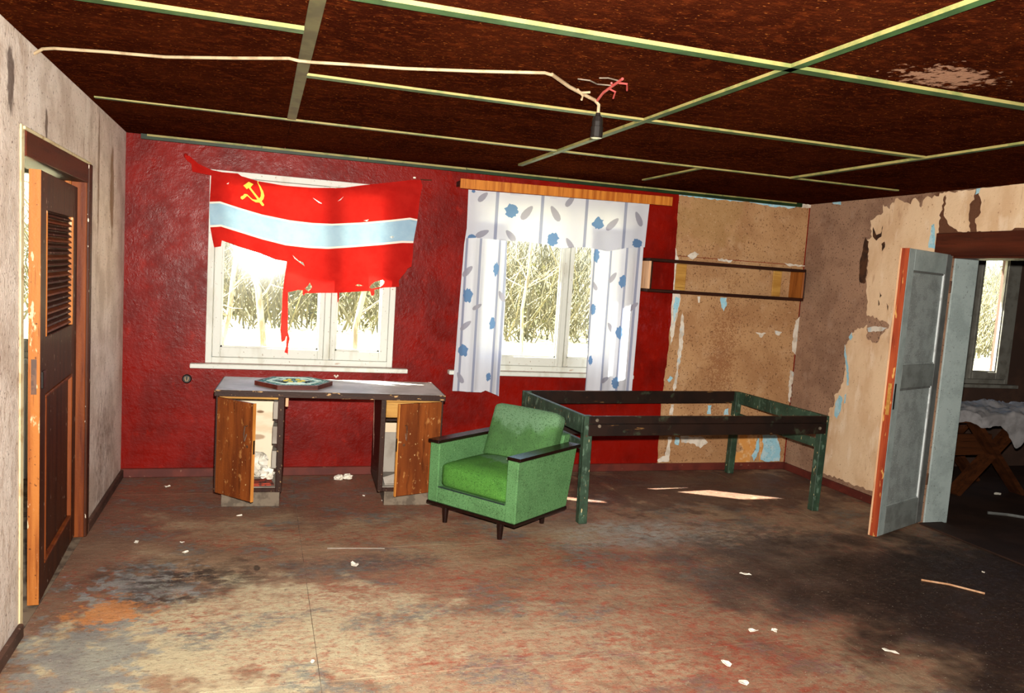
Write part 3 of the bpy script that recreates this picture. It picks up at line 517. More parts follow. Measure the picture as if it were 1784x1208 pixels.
# ---------------------------------------------------------------- windows
def window(n, w, gl, mt, label, sill=None, y=0.0, gz=(.995, 2.20)):
    e = empty(f'window_{n}', ((w[0]+w[1])/2, y, w[2]), 0, label, 'window', kind='structure')
    ox, oz = (w[0]+w[1])/2, w[2]
    def p(nm, x0, x1, y0, y1, z0, z1, m, par=e, bv=.003): return bx(nm, x0-ox, x1-ox, y0-y, y1-y, z0-oz, z1-oz, m, par, bv)
    t = .045
    f = MB()
    for b in ((w[0], w[0]+t, w[2], w[3]), (w[1]-t, w[1], w[2], w[3]), (w[0]+t, w[1]-t, w[2], w[2]+t), (w[0]+t, w[1]-t, w[3]-t, w[3])):
        f.box(b[0]-ox, b[1]-ox, y-.004-y, .12, b[2]-oz, b[3]-oz)
    mid = [(gl[i][1]+gl[i+1][0])/2 for i in range(len(gl)-1)]
    for m_ in mid: f.box(m_-.022-ox, m_+.022-ox, .004, .12, w[2]+t-oz, w[3]-t-oz)
    obj('window_frame', f.mesh('frame', .003), mt, e)
    edges = [w[0]+t] + [q for m_ in mid for q in (m_-.022, m_+.022)] + [w[1]-t]
    for i, (g0, g1) in enumerate(gl):
        a, b = edges[2*i]+.003, edges[2*i+1]-.003; s = MB()
        for q in ((a, g0, w[2]+t+.003, w[3]-t-.003), (g1, b, w[2]+t+.003, w[3]-t-.003), (g0, g1, w[2]+t+.003, gz[0]), (g0, g1, gz[1], w[3]-t-.003)):
            s.box(q[0]-ox, q[1]-ox, -.012, .045, q[2]-oz, q[3]-oz)
        so = obj('sash', s.mesh('sash', .004), mt, e)
        obj('pane', MB().box(g0-.004-ox, g1+.004-ox, .016, .019, gz[0]-.004-oz, gz[1]+.004-oz).mesh(), M['glass'], so)
        bd = MB()
        for q in ((g0, g0+.012, gz[0], gz[1]), (g1-.012, g1, gz[0], gz[1]), (g0, g1, gz[0], gz[0]+.012)): bd.box(q[0]-ox, q[1]-ox, .002, .016, q[2]-oz, q[3]-oz)
        obj('glazing_bead', bd.mesh(), mt, so)
    if sill: obj('window_sill', MB().box(sill[0]-ox, sill[1]-ox, -.07, .0, -.036, -.002).mesh('sill', .004), M['wwhite'] if mt is M['wwhite'] else mt, e)
    obj('outer_sill', MB().box(w[0]-ox, w[1]-ox, .12, .26, -.03, .0).mesh(), M['wdark'], e)
    return e
window(1, W1, [(.667, 1.38), (1.512, 1.856)], M['wwhite'], 'white double casement window half covered by the red flag', (.462, 2.085))
window(2, W2, [(2.644, 3.357), (3.46, 3.833)], M['wwhite'], 'white double casement window behind the flowered curtains', (2.425, 4.08))
window(3, W3, [(7.55, 7.81), (7.93, 8.24)], M['wdark'], 'window of the dim side room seen through the doorway, its backlit shade put in as grey', (7.3, 8.5))
window(4, W0, [(-1.25, -.85), (-.78, -.4)], M['wwhite'], 'bright window glimpsed through the gap beside the brown door', (-1.45, -.2))

# ---------------------------------------------------------------- left door
d1 = empty('door_1', (-.04, -1.34, 0), math.atan2(-.975, .045), 'worn dark brown panelled door standing ajar in the left wall', 'door', kind='structure')
ld = d1
T = .046; LW = .975         # leaf in its own frame: x from hinge to free edge, y=0 is the room face, y=-T the back
def lp(nm, x0, x1, z0, z1, y0, y1, m, bv=.003): return bx(nm, x0, x1, y0, y1, z0, z1, m, ld, bv)
lp('stile', 0, .13, .012, 2.0, -T, 0, M['brown']); lp('stile', LW-.13, LW-.006, .012, 2.0, -T, 0, M['brown'])
lp('free_edge', LW-.006, LW, .012, 2.0, -T, .001, M['orange'], 0)
for z0, z1 in ((1.83, 2.0), (.98, 1.25), (.012, .16)): lp('rail', .13, LW-.13, z0, z1, -T, -.001, M['brown'])
lp('panel', .13, LW-.13, .16, .98, -.032, -.016, M['brown'], 0); lp('panel', .13, LW-.13, 1.25, 1.83, -.036, -.026, M['brown'], 0)
for z in (.163, .963): lp('moulding', .13, LW-.13, z, z+.014, -.02, .004, M['casing'], .003)
for x in (.132, LW-.148): lp('moulding', x, x+.014, .177, .963, -.02, .004, M['casing'], .003); lp('moulding', x, x+.014, 1.25, 1.83, -.02, .003, M['orange'], .003)
for i in range(20):
    z = 1.258+i*.0286
    obj('slat', MB().add([(x, y, z+dz) for x in (.148, LW-.15) for y, dz in ((-.026, 0), (-.003, .004), (-.006, .012), (-.026, .026))],
        [(0, 1, 5, 4), (1, 2, 6, 5), (2, 3, 7, 6), (3, 0, 4, 7), (0, 3, 2, 1), (4, 5, 6, 7)]).mesh(), M['casing'] if i % 3 == 0 else M['brown'], ld)
lp('lock_plate', LW-.001, LW+.002, 1.0, 1.16, -.034, -.012, M['metal'], 0)
lp('lock_body', LW-.10, LW-.04, 1.02, 1.10, -T-.01, .008, M['black'], .003)
e = empty('trim_2', (0, -1.94, 0), 0, 'brown wooden frame of the left doorway', 'trim', kind='structure')
def dp(nm, x0, x1, y0, y1, z0, z1, m, bv=.003): return bx(nm, x0, x1, y0+1.94, y1+1.94, z0, z1, m, e, bv)
dp('jamb', -.15, .006, -1.335, -1.298, 0, 2.13, M['casing']); dp('casing', .001, .02, -1.33, -1.262, 0, 2.135, M['brown'])
dp('stop', -.10, -.07, -1.36, -1.335, 0, 2.05, M['orange'])
dp('jamb', -.15, .002, -2.582, -2.565, 0, 2.13, M['brown']); dp('casing', .001, .008, -2.625, -2.578, 0, 2.15, M['plaster_edge'])
dp('lintel', -.15, .012, -2.565, -1.335, 2.03, 2.132, M['lintel']); dp('lintel_edge', .0, .016, -2.60, -1.27, 2.132, 2.146, M['plaster_edge'])

# ---------------------------------------------------------------- right door, opened into the room
hx, hy = 5.792, -1.655
ang = math.atan2(-1.935-hy, 5.122-hx)
d2 = empty('door_2', (hx, hy, 0), ang, 'open grey-blue panelled door with red-brown edge on the right', 'door', kind='structure')
LW2 = math.hypot(-1.935-hy, 5.122-hx); T2 = .05
# local: x hinge -> free edge; +y is the visible side after the turn
def rp(nm, x0, x1, z0, z1, y0, y1, m, bv=.003, par=d2): return bx(nm, x0, x1, y0, y1, z0, z1, m, par, bv)
rp('stile', .0, .10, .012, 2.03, -T2, 0, M['gdoor_s']); rp('stile', LW2-.10, LW2-.004, .012, 2.03, -T2, 0, M['gdoor'])
rp('free_edge', LW2-.004, LW2+.001, .012, 2.03, -T2, -.001, M['redge'], 0)
rp('rear_strip', LW2-.004, LW2+.004, .012, 2.03, -T2-.012, -T2, M['shelf_end'], 0)
for z0, z1, m_ in ((1.885, 2.03, 'gdoor'), (1.06, 1.225, 'gdoor_r'), (.012, .21, 'gdoor_r')): rp('rail', .10, LW2-.10, z0, z1, -T2, -.001, M[m_])
for z0, z1 in ((1.225, 1.885), (.21, 1.06)):
    pn = rp('panel', .10, LW2-.10, z0, z1, -.032, -.014, M['gdoor_p'], 0)
    rp('bead', .10, .118, z0, z1, -.014, -.002, M['gdoor_w'], .004, d2); rp('bead', .118, LW2-.10, z0, z0+.014, -.014, -.003, M['gdoor_p'], .004, d2)
    rp('bead', .118, LW2-.10, z1-.014, z1, -.014, -.003, M['gdoor_s'], .004, d2)
rp('lock_plate', LW2-.03, LW2-.012, .92, 1.10, 0, .004, M['black'], .001); rp('lock_plate', LW2-.0, LW2+.003, .88, 1.10, -.038, -.014, M['mustard'], 0)
for z in (.3, 1.75): rp('hinge', -.012, .012, z, z+.09, -.012, .012, M['metal'], .004)
e = empty('trim_3', (W, -2.05, 0), 0, 'red-brown lintel and grey lining of the right doorway', 'trim', kind='structure')
def tp(nm, x0, x1, y0, y1, z0, z1, m, bv=.003): return bx(nm, x0-W, x1-W, y0+2.05, y1+2.05, z0, z1, m, e, bv)
tp('jamb', W+.03, W+.25, -1.672, -1.655, 0, 2.02, M['gdoor']); tp('jamb', W, W+.25, -2.72, -2.70, 0, 2.02, M['gdoor'])
tp('lintel', W-.02, W+.01, -2.88, -1.515, 2.022, 2.19, M['lintel']); tp('head', W+.0, W+.25, -2.70, -1.672, 2.005, 2.024, M['lintel'])
tp('casing', W-.018, W+.008, -1.64, -1.56, 0, 2.022, M['lintel']); tp('casing', W-.018, W+.008, -2.82, -2.722, 0, 2.022, M['lintel'])
tp('threshold', W-.02, W+.2, -2.70, -1.672, 0, .012, M['floor_dk'])
# ---------------------------------------------------------------- flag over the first window
def line_at(L, x):
    for (a, za), (b, zb) in zip(L, L[1:]):
        if a <= x <= b: return za+(zb-za)*(x-a)/(b-a)
    return L[0][1] if x < L[0][0] else L[-1][1]
def flag_class(x, z):
    if inside(x, z, HAMMER) or inside(x, z, SICKLE): return 3
    if z > line_at(BANDS[0], x): return 0
    if z > line_at(BANDS[1], x): return 1
    if z > line_at(BANDS[2], x): return 2
    if z > line_at(BANDS[3], x): return 1
    return 0
def flag_place(x, z):
    hang = max(0, min(1, (2.33-z)/.5))
    d = .018*math.sin((x-.57)*9+z*2.2)*hang + .022*math.sin((x*.9+z*.5)*24)*math.exp(-((x-.75)/.28)**2)*hang
    d += .012*math.exp(-((z-2.23+.05*math.sin(x*3))/.03)**2)*math.sin(x*2.2)
    if x < .56: d = .005
    if z < 1.43: d += .012*math.sin(z*9)
    y = -.05 + d
    if x > 1.97: y = min(y, -.035)
    return (x, y - .02*hang*(1-hang), z)
fo = obj('flag', sheet(FLAG, .022, FLAG_HOLES, [HAMMER, SICKLE], BANDS, flag_class, flag_place), [M['flag_r'], M['flag_w'], M['flag_b'], M['flag_y']], None,
    'torn red flag with light blue band and yellow hammer and sickle', 'flag', smooth=True)
obj('knot', MB().tube([(.403, -.045, 2.36), (.398, -.03, 2.378), (.388, -.008, 2.385)], [.008, .016, .008], 7).mesh(), M['flag_r'], fo, smooth=True)
obj('cord', MB().tube([(2.11, -.05, 2.37), (2.16, -.035, 2.372), (2.205, -.006, 2.378)], .004, 5).mesh(), M['burn'], fo)
obj('nail', MB().lathe([(.011, 0), (.011, .012), (.004, .013)], (2.06, -.055, 2.372), 8).mesh(), M['paper'], fo)

# ---------------------------------------------------------------- flowered curtains, valance and pelmet
def flower(cx, cy, w, h, sd, n=22):
    r = random.Random(sd)
    return [(cx+w*1.1*math.cos(2*PI*k/n)*r.uniform(.7, 1.15), cy+h*1.1*math.sin(2*PI*k/n)*r.uniform(.7, 1.15)) for k in range(n)]
def leaf(cx, cy, w, h, ang_):
    c, s_ = math.cos(ang_), math.sin(ang_); out = []
    for k in range(12):
        t = 2*PI*k/12; a = w*math.cos(t); b = h*math.sin(t)*(1-.25*math.cos(t)); out.append((cx+a*c-b*s_, cy+a*s_+b*c))
    return out
def curtain(name, outline, flow, leaves, strip, sw, y0, amp, freq, ph, label, cat, sd):
    fp = [flower(*f, sd+i) for i, f in enumerate(flow)]
    lp_ = [leaf(l[0], l[1], l[2]*1.3, l[3]*1.35, (.9, 2.2, .8, 2.1, .5, 2.4)[i % 6]) for i, l in enumerate(leaves)]
    z0 = min(p[1] for p in outline)-.02; z1 = max(p[1] for p in outline)+.02
    sp = [[(x-sw, z0), (x+sw, z0), (x+sw, z1), (x-sw, z1)] for x in strip]
    def cls(x, z):
        if any(inside(x, z, q) for q in fp): return 1
        if any(inside(x, z, q) for q in lp_): return 2
        if any(inside(x, z, q) for q in sp): return 3
        return 0
    def place(x, z):
        k = .5+.5*min(1, max(0, (z1-z)/.4))
        return (x, y0+amp*k*(math.sin(x*freq+ph+z*.4)+.4*math.sin(x*freq*2.3+ph*2)), z)
    return obj(name, sheet(outline, .02, (), fp+lp_+sp, (), cls, place), [M['cur_w'], M['cur_b'], M['cur_g'], M['cur_s']], None, label, cat, 'flowered curtains of the second window', smooth=True)
curtain('curtain', CURT_L, FLOW_L, LEAF_L, STR_L, .010, -.098, .012, 38, .3, 'left hanging white curtain with blue flowers beside the red wall', 'curtain', 10)
curtain('curtain', CURT_R, FLOW_R, LEAF_R, STR_R, .010, -.098, .012, 36, 1.3, 'right hanging white curtain with blue flowers next to the shelf', 'curtain', 40)
curtain('curtain_valance', VALANCE, FLOW_V, LEAF_V, STR_V, .013, -.122, .006, 17, .8, 'white flowered valance hanging under the amber pelmet', 'valance', 70)
pe = empty('pelmet', (3.34, 0, 2.33), 0, 'amber wooden pelmet board above the flowered curtains', 'pelmet')
n = 18
tilt = (2.388-2.365)/(4.27-2.41)
for i in range(n):
    a = 2.41+i*1.86/n; b = a+1.86/n-.001; zc = 2.365+tilt*(a-2.41)
    bx('slat', a-3.34, b-3.34, -.145-rnd.uniform(0, .002), -.128, zc-.04-2.33, zc+.034-2.33, M['pelmet'], pe)
obj('rod_board', MB().beam((2.42-3.34, -.118, 2.375-2.33), (4.26-3.34, -.118, 2.398-2.33), .012, .03).mesh(), M['shelf'], pe)
for x in (2.418, 4.26): bx('bracket', x-.008-3.34, x+.008-3.34, -.128, 0, 2.345-2.33+tilt*(x-2.41), 2.385-2.33+tilt*(x-2.41), M['shelf'], pe)

# ---------------------------------------------------------------- wall shelf
sh = empty('wall_shelf', (4.855, 0, 1.61), 0, 'long open box shelf of dark wood on the bare wall', 'shelf')
def sp_(nm, x0, x1, y0, y1, z0, z1, m): return bx(nm, x0-4.855, x1-4.855, y0, y1, z0-1.61, z1-1.61, m, sh, .003)
sp_('top_board', 4.07, 5.645, -.205, -.01, 1.868, 1.893, M['shelf']); sp_('bottom_board', 4.07, 5.645, -.205, -.01, 1.608, 1.633, M['shelf'])
sp_('end_board', 4.07, 4.092, -.203, -.01, 1.633, 1.868, M['shelf_end']); sp_('end_board', 5.62, 5.645, -.203, -.01, 1.633, 1.868, M['shelf_in'])
sp_('front_edge', 4.092, 4.106, -.206, -.19, 1.633, 1.868, M['shelf']); sp_('front_edge', 5.632, 5.646, -.207, -.2, 1.633, 1.868, M['shelf'])
sp_('wall_batten', 4.43, 4.53, -.026, -.012, 1.635, 1.866, M['mustard']); sp_('wall_batten', 5.43, 5.52, -.026, -.012, 1.635, 1.866, M['mustard'])

# ---------------------------------------------------------------- desk
dk = empty('desk', (.68, -.80, 0), math.radians(-3), 'long brown double pedestal desk with both doors hanging open', 'desk')
def q(nm, x0, x1, y0, y1, z0, z1, m, bv=.003, par=dk): return bx(nm, x0, x1, y0, y1, z0, z1, m, par, bv)
q('desk_top', .0, 1.53, -.022, .60, .764, .80, M['desk_top'], .004)
q('top_edge', -.004, 1.534, -.03, -.022, .757, .799, M['desk_edge'], .002)
q('top_edge', -.006, .0, -.022, .60, .757, .798, M['desk_edge'], .002); q('top_edge', 1.53, 1.536, -.022, .60, .757, .798, M['desk_edge'], .002)
for x0, s0 in ((.004, 0), (1.09, 1)):
    x1 = x0+.436
    q('side_panel', x0, x0+.02, .0, .575, .10, .757, M['desk_dk']); q('side_panel', x1-.02, x1, .0, .575, .10, .757, M['desk_dk'])
    q('back_panel', x0+.02, x1-.02, .56, .575, .10, .757, M['ply'], 0)
    q('bottom_panel', x0+.02, x1-.02, -.002, .56, .10, .128, M['desk_dk']); q('inner_floor', x0+.021, x1-.021, .01, .56, .128, .132, M['cardboard'], 0)
    q('top_rail', x0+.02, x1-.02, .0, .03, .738, .757, M['mustard'])
    if s0 == 0: q('front_stile', x1-.04, x1+.002, -.006, .016, .10, .757, M['desk_dk'])
    else: q('front_stile', x0-.002, x0+.034, -.006, .016, .10, .757, M['desk_dk'])
    q('inner_lining', x0+.02, x0+.023, .02, .56, .132, .757, M['ply'], 0); q('inner_lining', x1-.023, x1-.02, .02, .56, .132, .757, M['ply'], 0)
    q('plinth', x0+.05, x1-.01, -.0, .54, 0, .10, M['plinth'])
for z in (.60, .43, .26): q('drawer_runner', .37, .415, .02, .55, z, z+.12, M['cardboard']); q('runner_lip', .385, .415, .016, .02, z-.02, z, M['desk_dk'], 0)
q('inner_drawer', 1.13, 1.50, .05, .5, .62, .735, M['mustard']); q('drawer_gap_rail', 1.13, 1.50, .045, .07, .595, .612, M['desk_dk'])
q('knee_back_rail', .44, 1.09, .55, .575, .70, .757, M['desk_dk']); q('cable_clip', .446, .466, .06, .10, .68, .757, M['shelf_end'])
def desk_door(hx_, ang_, mirror):
    d = obj('door', MB().box(0, .335, -.010, .010, .105, .75).mesh('door', .002), M['desk_door'], dk)
    d.location = (hx_, -.012, 0); d.rotation_euler = (0, 0, ang_)
    s_ = -1 if not mirror else 1        # outer face side
    obj('free_edge', MB().box(.333, .339, -.0105, .0105, .104, .751).mesh(), M['desk_dedge'], d)
    y = s_*.012
    obj('handle', MB().tube([(0.285, s_*.010, .60), (0.285, s_*.03, .60), (0.280, s_*.032, .545), (0.280, s_*.028, .50), (0.280, s_*.010, .545)], .005, 6).mesh(), M['metal'], d)
    obj('keyhole', MB().tube([(0.290, s_*.009, .465), (0.290, s_*.013, .465)], .010, 10).mesh(), M['metal'], d)
    obj('lock_plate', MB().box(.338, .341, -.006, .006, .42, .51).mesh(), M['black'], d)
    return d
desk_door(.022, math.radians(-44), False)
desk_door(1.508, math.radians(180+22), True)
# litter inside the left pedestal (on its floor) and cardboard in the right one
def crumple(name, loc, r, sq, seed, mt, label, cat, group=None, amp=.5):
    bm = bmesh.new(); bmesh.ops.create_icosphere(bm, subdivisions=3, radius=1)
    for v in bm.verts:
        k = 1+amp*noise.noise(v.co*2.1+Vector((seed*3.7, seed, 0)))+amp*.5*noise.noise(v.co*5+Vector((seed, 0, seed)))
        v.co = Vector((v.co.x*k*r, v.co.y*k*r*.9, max(-.9, v.co.z*k)*r*sq))
    z0 = min(v.co.z for v in bm.verts)
    for v in bm.verts: v.co.z -= z0
    me = bpy.data.meshes.new(name); bm.to_mesh(me); bm.free()
    o = obj(name, me, mt, None, label, cat, group); o.location = loc; return o
def dw(x, y, z): return tuple(dk.matrix_basis @ Vector((x, y, z)))
crumple('crumpled_paper', dw(.22, .34, .133), .105, .85, 3, M['paper'], 'large crumpled white paper wad inside the left desk pedestal', 'paper')
crumple('crumpled_paper', dw(.335, .175, .15), .055, .8, 7, M['paper'], 'smaller crumpled paper beside the big wad in the left desk pedestal', 'paper')
o = obj('magazine', MB().box(-.1, .1, -.07, .07, 0, .008).box(-.09, .08, -.06, .06, .008, .016).mesh(), M['paper_r'], None, 'red printed magazine lying in the left desk pedestal', 'magazine')
o.location = dw(.28, .10, .133); o.rotation_euler = (0, 0, .15)
o = obj('cardboard_sheet', MB().box(-.15, .15, -.004, .004, 0, .3).mesh(), M['cardboard'], None, 'grey cardboard sheet leaning inside the right desk pedestal', 'cardboard')
o.location = dw(1.305, .42, .133); o.rotation_euler = (math.radians(-16), 0, math.radians(-3))
o = obj('folded_cardboard', MB().box(-.16, .16, -.15, .15, 0, .006).beam((-.16, -.14, .006), (.16, -.1, .10), .004, .1).mesh(), M['cardboard'], None, 'folded grey cardboard lying flat in the right desk pedestal', 'cardboard')
o.location = dw(1.305, .2, .133); o.rotation_euler = (0, 0, math.radians(-3))

# hexagonal tray with a knotted rug pattern on the desk
ty = empty('hexagonal_tray', (1.19, -.565, .801), math.radians(4), 'hexagonal tray with teal knotted pattern and red-brown rim on the desk', 'tray')
hexp = lambda r: [(r*math.cos(k*PI/3), r*.93*math.sin(k*PI/3)) for k in range(6)]
obj('base', MB().prism(hexp(.262), 0, .016).mesh(), M['trayrim'], ty)
for k in range(6):
    a, b = hexp(.268)[k], hexp(.268)[(k+1) % 6]; c, d = hexp(.25)[k], hexp(.25)[(k+1) % 6]
    obj('rim', MB().prism([c, a, b, d][::-1], 0, .03).mesh(), M['trayrim'], ty)
    obj('rug_panel', MB().prism([(0, 0), hexp(.247)[k], hexp(.247)[(k+1) % 6]], .016, .029).mesh(), M['teal'], ty)
M['rug_w'] = mat('pale_wool', c8(190, 216, 204), rough=.9); M['rug_y'] = mat('yellow_wool', c8(206, 190, 84), rough=.9); M['rug_k'] = mat('dark_wool', c8(24, 38, 36), rough=.9)
for k in range(6):
    a, b = hexp(.19)[k], hexp(.19)[(k+1) % 6]; c, d = hexp(.165)[k], hexp(.165)[(k+1) % 6]
    obj('pale_band', MB().prism([c, a, b, d][::-1], .028, .033).mesh(), M['rug_w'], ty)
    a, b = hexp(.125)[k], hexp(.125)[(k+1) % 6]; c, d = hexp(.095)[k], hexp(.095)[(k+1) % 6]
    obj('dark_band', MB().prism([c, a, b, d][::-1], .028, .032).mesh(), M['rug_k'] if k % 2 else M['rug_w'], ty)
    p = hexp(.06)[k]; obj('yellow_knot', MB().lathe([(.018, 0), (.018, .004), (.008, .008)], (p[0], p[1], .028), 8).mesh(), M['rug_y'], ty)
obj('fringe', MB().prism(hexp(.2485), .016, .0245).mesh(), M['rug_k'], ty)

# ---------------------------------------------------------------- armchair
U = Vector((.605, -.796)); ac = empty('armchair', (2.06, -1.177, 0), math.atan2(U.y, U.x)-math.radians(.8), 'green upholstered armchair with dark wooden armrests and legs', 'armchair')
cw, cd = .73, .60
def quadbox(us, prof):      # prof: (v, z) outline extruded from us[0] to us[1]
    n_ = len(prof); mb = MB()
    mb.add([(us[0], v, z) for v, z in prof]+[(us[1], v, z) for v, z in prof],
           [tuple(range(n_)), tuple(range(2*n_-1, n_-1, -1))]+[(i, n_+i, n_+(i+1) % n_, (i+1) % n_) for i in range(n_)])
    return mb
armp = [(0, .13), (cd, .13), (.69, .528), (0.0, .528)]
for u0, u1 in ((0, .085), (cw-.085, cw)):
    obj('arm', quadbox((u0, u1), armp).mesh('arm', .006), M['chair'], ac)
for u0, u1 in ((-.012, .083), (cw-.083, cw+.02)):
    obj('armrest', quadbox((u0, u1), [(-.012, .529), (.705, .529), (.705, .551), (-.012, .551)]).mesh('armrest', .004), M['dark'], ac)
obj('front_rail', MB().box(.085, cw-.085, .004, .07, .13, .238).mesh('front_rail', .004), M['chair'], ac)
obj('base_frame', MB().box(-.004, cw+.004, -.006, cd+.005, .112, .13).mesh('base', .003), M['dark'], ac)
obj('seat', rounded('seat', cw/2, .30, .318, cw-.174, .57, .165, .035, (0, .012, .028)), M['chair_s'], ac, smooth=True)
obj('back_frame', quadbox((.085, cw-.085), [(cd-.12, .13), (cd, .13), (.735, .60), (.655, .60)]).mesh('bf', .006), M['chair'], ac)
bc = obj('back_cushion', rounded('back_cushion', 0, 0, 0, cw-.17, .125, .40, .04, (0, .02, .006)), M['chair_b'], ac, smooth=True)
for v in bc.data.vertices:      # stand the cushion tilted against the back
    x, y, z = v.co; t = math.radians(-19)
    v.co = (x+cw/2, y*math.cos(t)-z*math.sin(t)+.565, y*math.sin(t)+z*math.cos(t)+.555)
obj('piping', MB().tube([(.09, .002, .238), (cw-.09, .002, .238)], .004, 6).mesh(), M['rug_k'], ac)
for u0, v0 in ((.14, .03), (cw-.13, .03), (cw-.13, cd-.09), (.14, cd-.09)):
    obj('leg', MB().lathe([(.016, 0), (.024, .112)], (u0, v0, 0), 12).mesh(), M['dark'], ac, smooth=False)
o = crumple('paper_crumb', tuple(ac.matrix_basis @ Vector((.40, .36, .426))), .018, .3, 4, M['paper'], 'tiny pale scrap on the armchair seat', 'scrap')

# ---------------------------------------------------------------- green table frame without a top
tf = empty('table_frame', (4.1, -.75, 0), 0, 'dark green wooden table frame without a top in the right corner', 'table frame')
P = {'FL': (3.105, -1.36), 'FR': (5.125, -1.262), 'BR': (5.11, -.115), 'BL': (3.02, -.31)}
def w2(x, y, z): return (x-4.1, y+.75, z)
for k, (x, y) in P.items():
    lean = {'FL': (.004, -.02), 'FR': (-.01, .0), 'BR': (-.015, 0), 'BL': (0, 0)}[k]
    obj('leg', MB().beam(w2(x+lean[0], y+lean[1], 0), w2(x, y, .752), .062, .062, (0, 1, 0)).mesh('leg', .004), M['green'], tf)
def rail(a, b, z0, z1, m_='green_dk', t=.03, off=(0, 0)):
    x0, y0 = P[a]; x1, y1 = P[b]; zc = (z0+z1)/2
    return obj('rail', MB().beam(w2(x0+off[0], y0+off[1], zc), w2(x1+off[0], y1+off[1], zc), t, z1-z0).mesh('rail', .003), M[m_], tf)
rail('FL', 'FR', .700, .752, off=(0, -.028)); rail('FL', 'FR', .615, .697, off=(0, -.029))
rail('BL', 'BR', .645, .752, off=(0, .02)); rail('FL', 'BL', .628, .752, 'green', off=(-.02, 0)); rail('FR', 'BR', .645, .752, 'green', off=(.015, 0))
rail('FR', 'BR', .488, .556, 'green', off=(.01, 0)); rail('FL', 'BL', .488, .556, 'green', off=(.035, 0))
obj('rail', MB().beam(w2(3.07, -.74, .542), w2(5.12, -.70, .542), .03, .10).mesh('rail', .003), M['green_dk'], tf)
for x, z in ((3.16, .727), (3.18, .685), (5.06, .66)):
    y = -1.36+(x-3.105)*.0485-.045
    obj('bolt', MB().tube([w2(x, y+.01, z), w2(x, y-.006, z)], .012, 8).mesh(), M['plinth'], tf)

# ---------------------------------------------------------------- ceiling cable, lamp holder, wires
cb = empty('ceiling_cable', (2.33, -3.0, 2.5), 0, 'pale cable across the ceiling ending in a bare black lamp holder', 'cable')
def rel(pts): return [(x-2.33, y+3.0, z-2.5) for x, y, z in pts]
obj('cable', MB().tube(rel([(.0, -2.41, 2.47), (.04, -2.445, 2.487), (.09, -2.48, 2.488), (.3, -2.54, 2.489), (.53, -2.59, 2.489), (.8, -2.735, 2.489), (1.02, -2.868, 2.488), (1.06, -2.875, 2.482), (1.11, -2.882, 2.482), (1.25, -2.90, 2.489), (1.47, -2.962, 2.489), (1.75, -3.09, 2.488), (2.0, -3.212, 2.489), (2.03, -3.21, 2.485)]), .0065, 7).mesh(), M['cable'], cb)
obj('drop_cable', MB().tube(rel([(2.03, -3.21, 2.487), (2.15, -3.10, 2.476), (2.25, -3.02, 2.472), (2.315, -2.99, 2.462), (2.335, -2.99, 2.445), (2.333, -2.995, 2.40)]), .0075, 7).mesh(), M['cable'], cb)
obj('tie', MB().tube(rel([(2.20, -3.07, 2.478), (2.235, -3.045, 2.46), (2.225, -3.06, 2.44)]), .005, 6).tube(rel([(2.22, -3.05, 2.47), (2.265, -3.05, 2.478)]), .005, 6).mesh(), M['cable'], cb)
obj('lamp_holder', MB().lathe([(.010, -.092), (.012, -.104), (.020, -.108), (.024, -.13), (.024, -.15), (.027, -.152), (.027, -.196), (.024, -.20), (.014, -.2)], (0.003, .005, 0), 16).mesh(), M['black'], cb, smooth=False)
obj('red_wire', MB().tube(rel([(2.325, -2.99, 2.46), (2.31, -3.09, 2.475), (2.305, -3.2, 2.482), (2.30, -3.30, 2.487)]), .006, 6).tube(rel([(2.306, -3.15, 2.48), (2.33, -3.17, 2.465), (2.345, -3.12, 2.45)]), .004, 5).tube(rel([(2.303, -3.24, 2.484), (2.335, -3.27, 2.478), (2.36, -3.22, 2.465)]), .004, 5).tube(rel([(2.305, -3.2, 2.482), (2.285, -3.22, 2.484), (2.28, -3.24, 2.48)]), .004, 5).mesh(), M['wire_r'], cb)
obj('grey_wire', MB().tube(rel([(2.305, -3.18, 2.486), (2.25, -3.16, 2.488), (2.2, -3.2, 2.488), (2.15, -3.19, 2.49)]), .003, 5).tube(rel([(2.303, -3.26, 2.488), (2.25, -3.27, 2.49), (2.22, -3.25, 2.49)]), .003, 5).mesh(), M['plinth'], cb)

# wall socket left of the desk
so = empty('wall_socket', (.44, 0, .748), 0, 'round black wall socket low on the red wall left of the desk', 'socket')
M['iv'] = mat('grimy_ivory', c8(150, 130, 104), rough=.5)
obj('cover', MB().tube([(0, 0, 0), (0, -.014, 0), (0, -.02, 0)], [.034, .034, .026], 18).mesh(), M['black'], so)
for x in (-.011, .011): obj('contact', MB().tube([(x, -.019, .014), (x, -.028, .0), (x*.4, -.024, -.016)], .005, 6).mesh(), M['iv'], so)
obj('plaster_plug', MB().tube([(1.518, -.003, .80), (1.53, -.012, .785), (1.545, -.004, .80)], .008, 6).mesh(), M['paper'], None, 'small white plaster plug on the red wall behind the desk', 'plug')

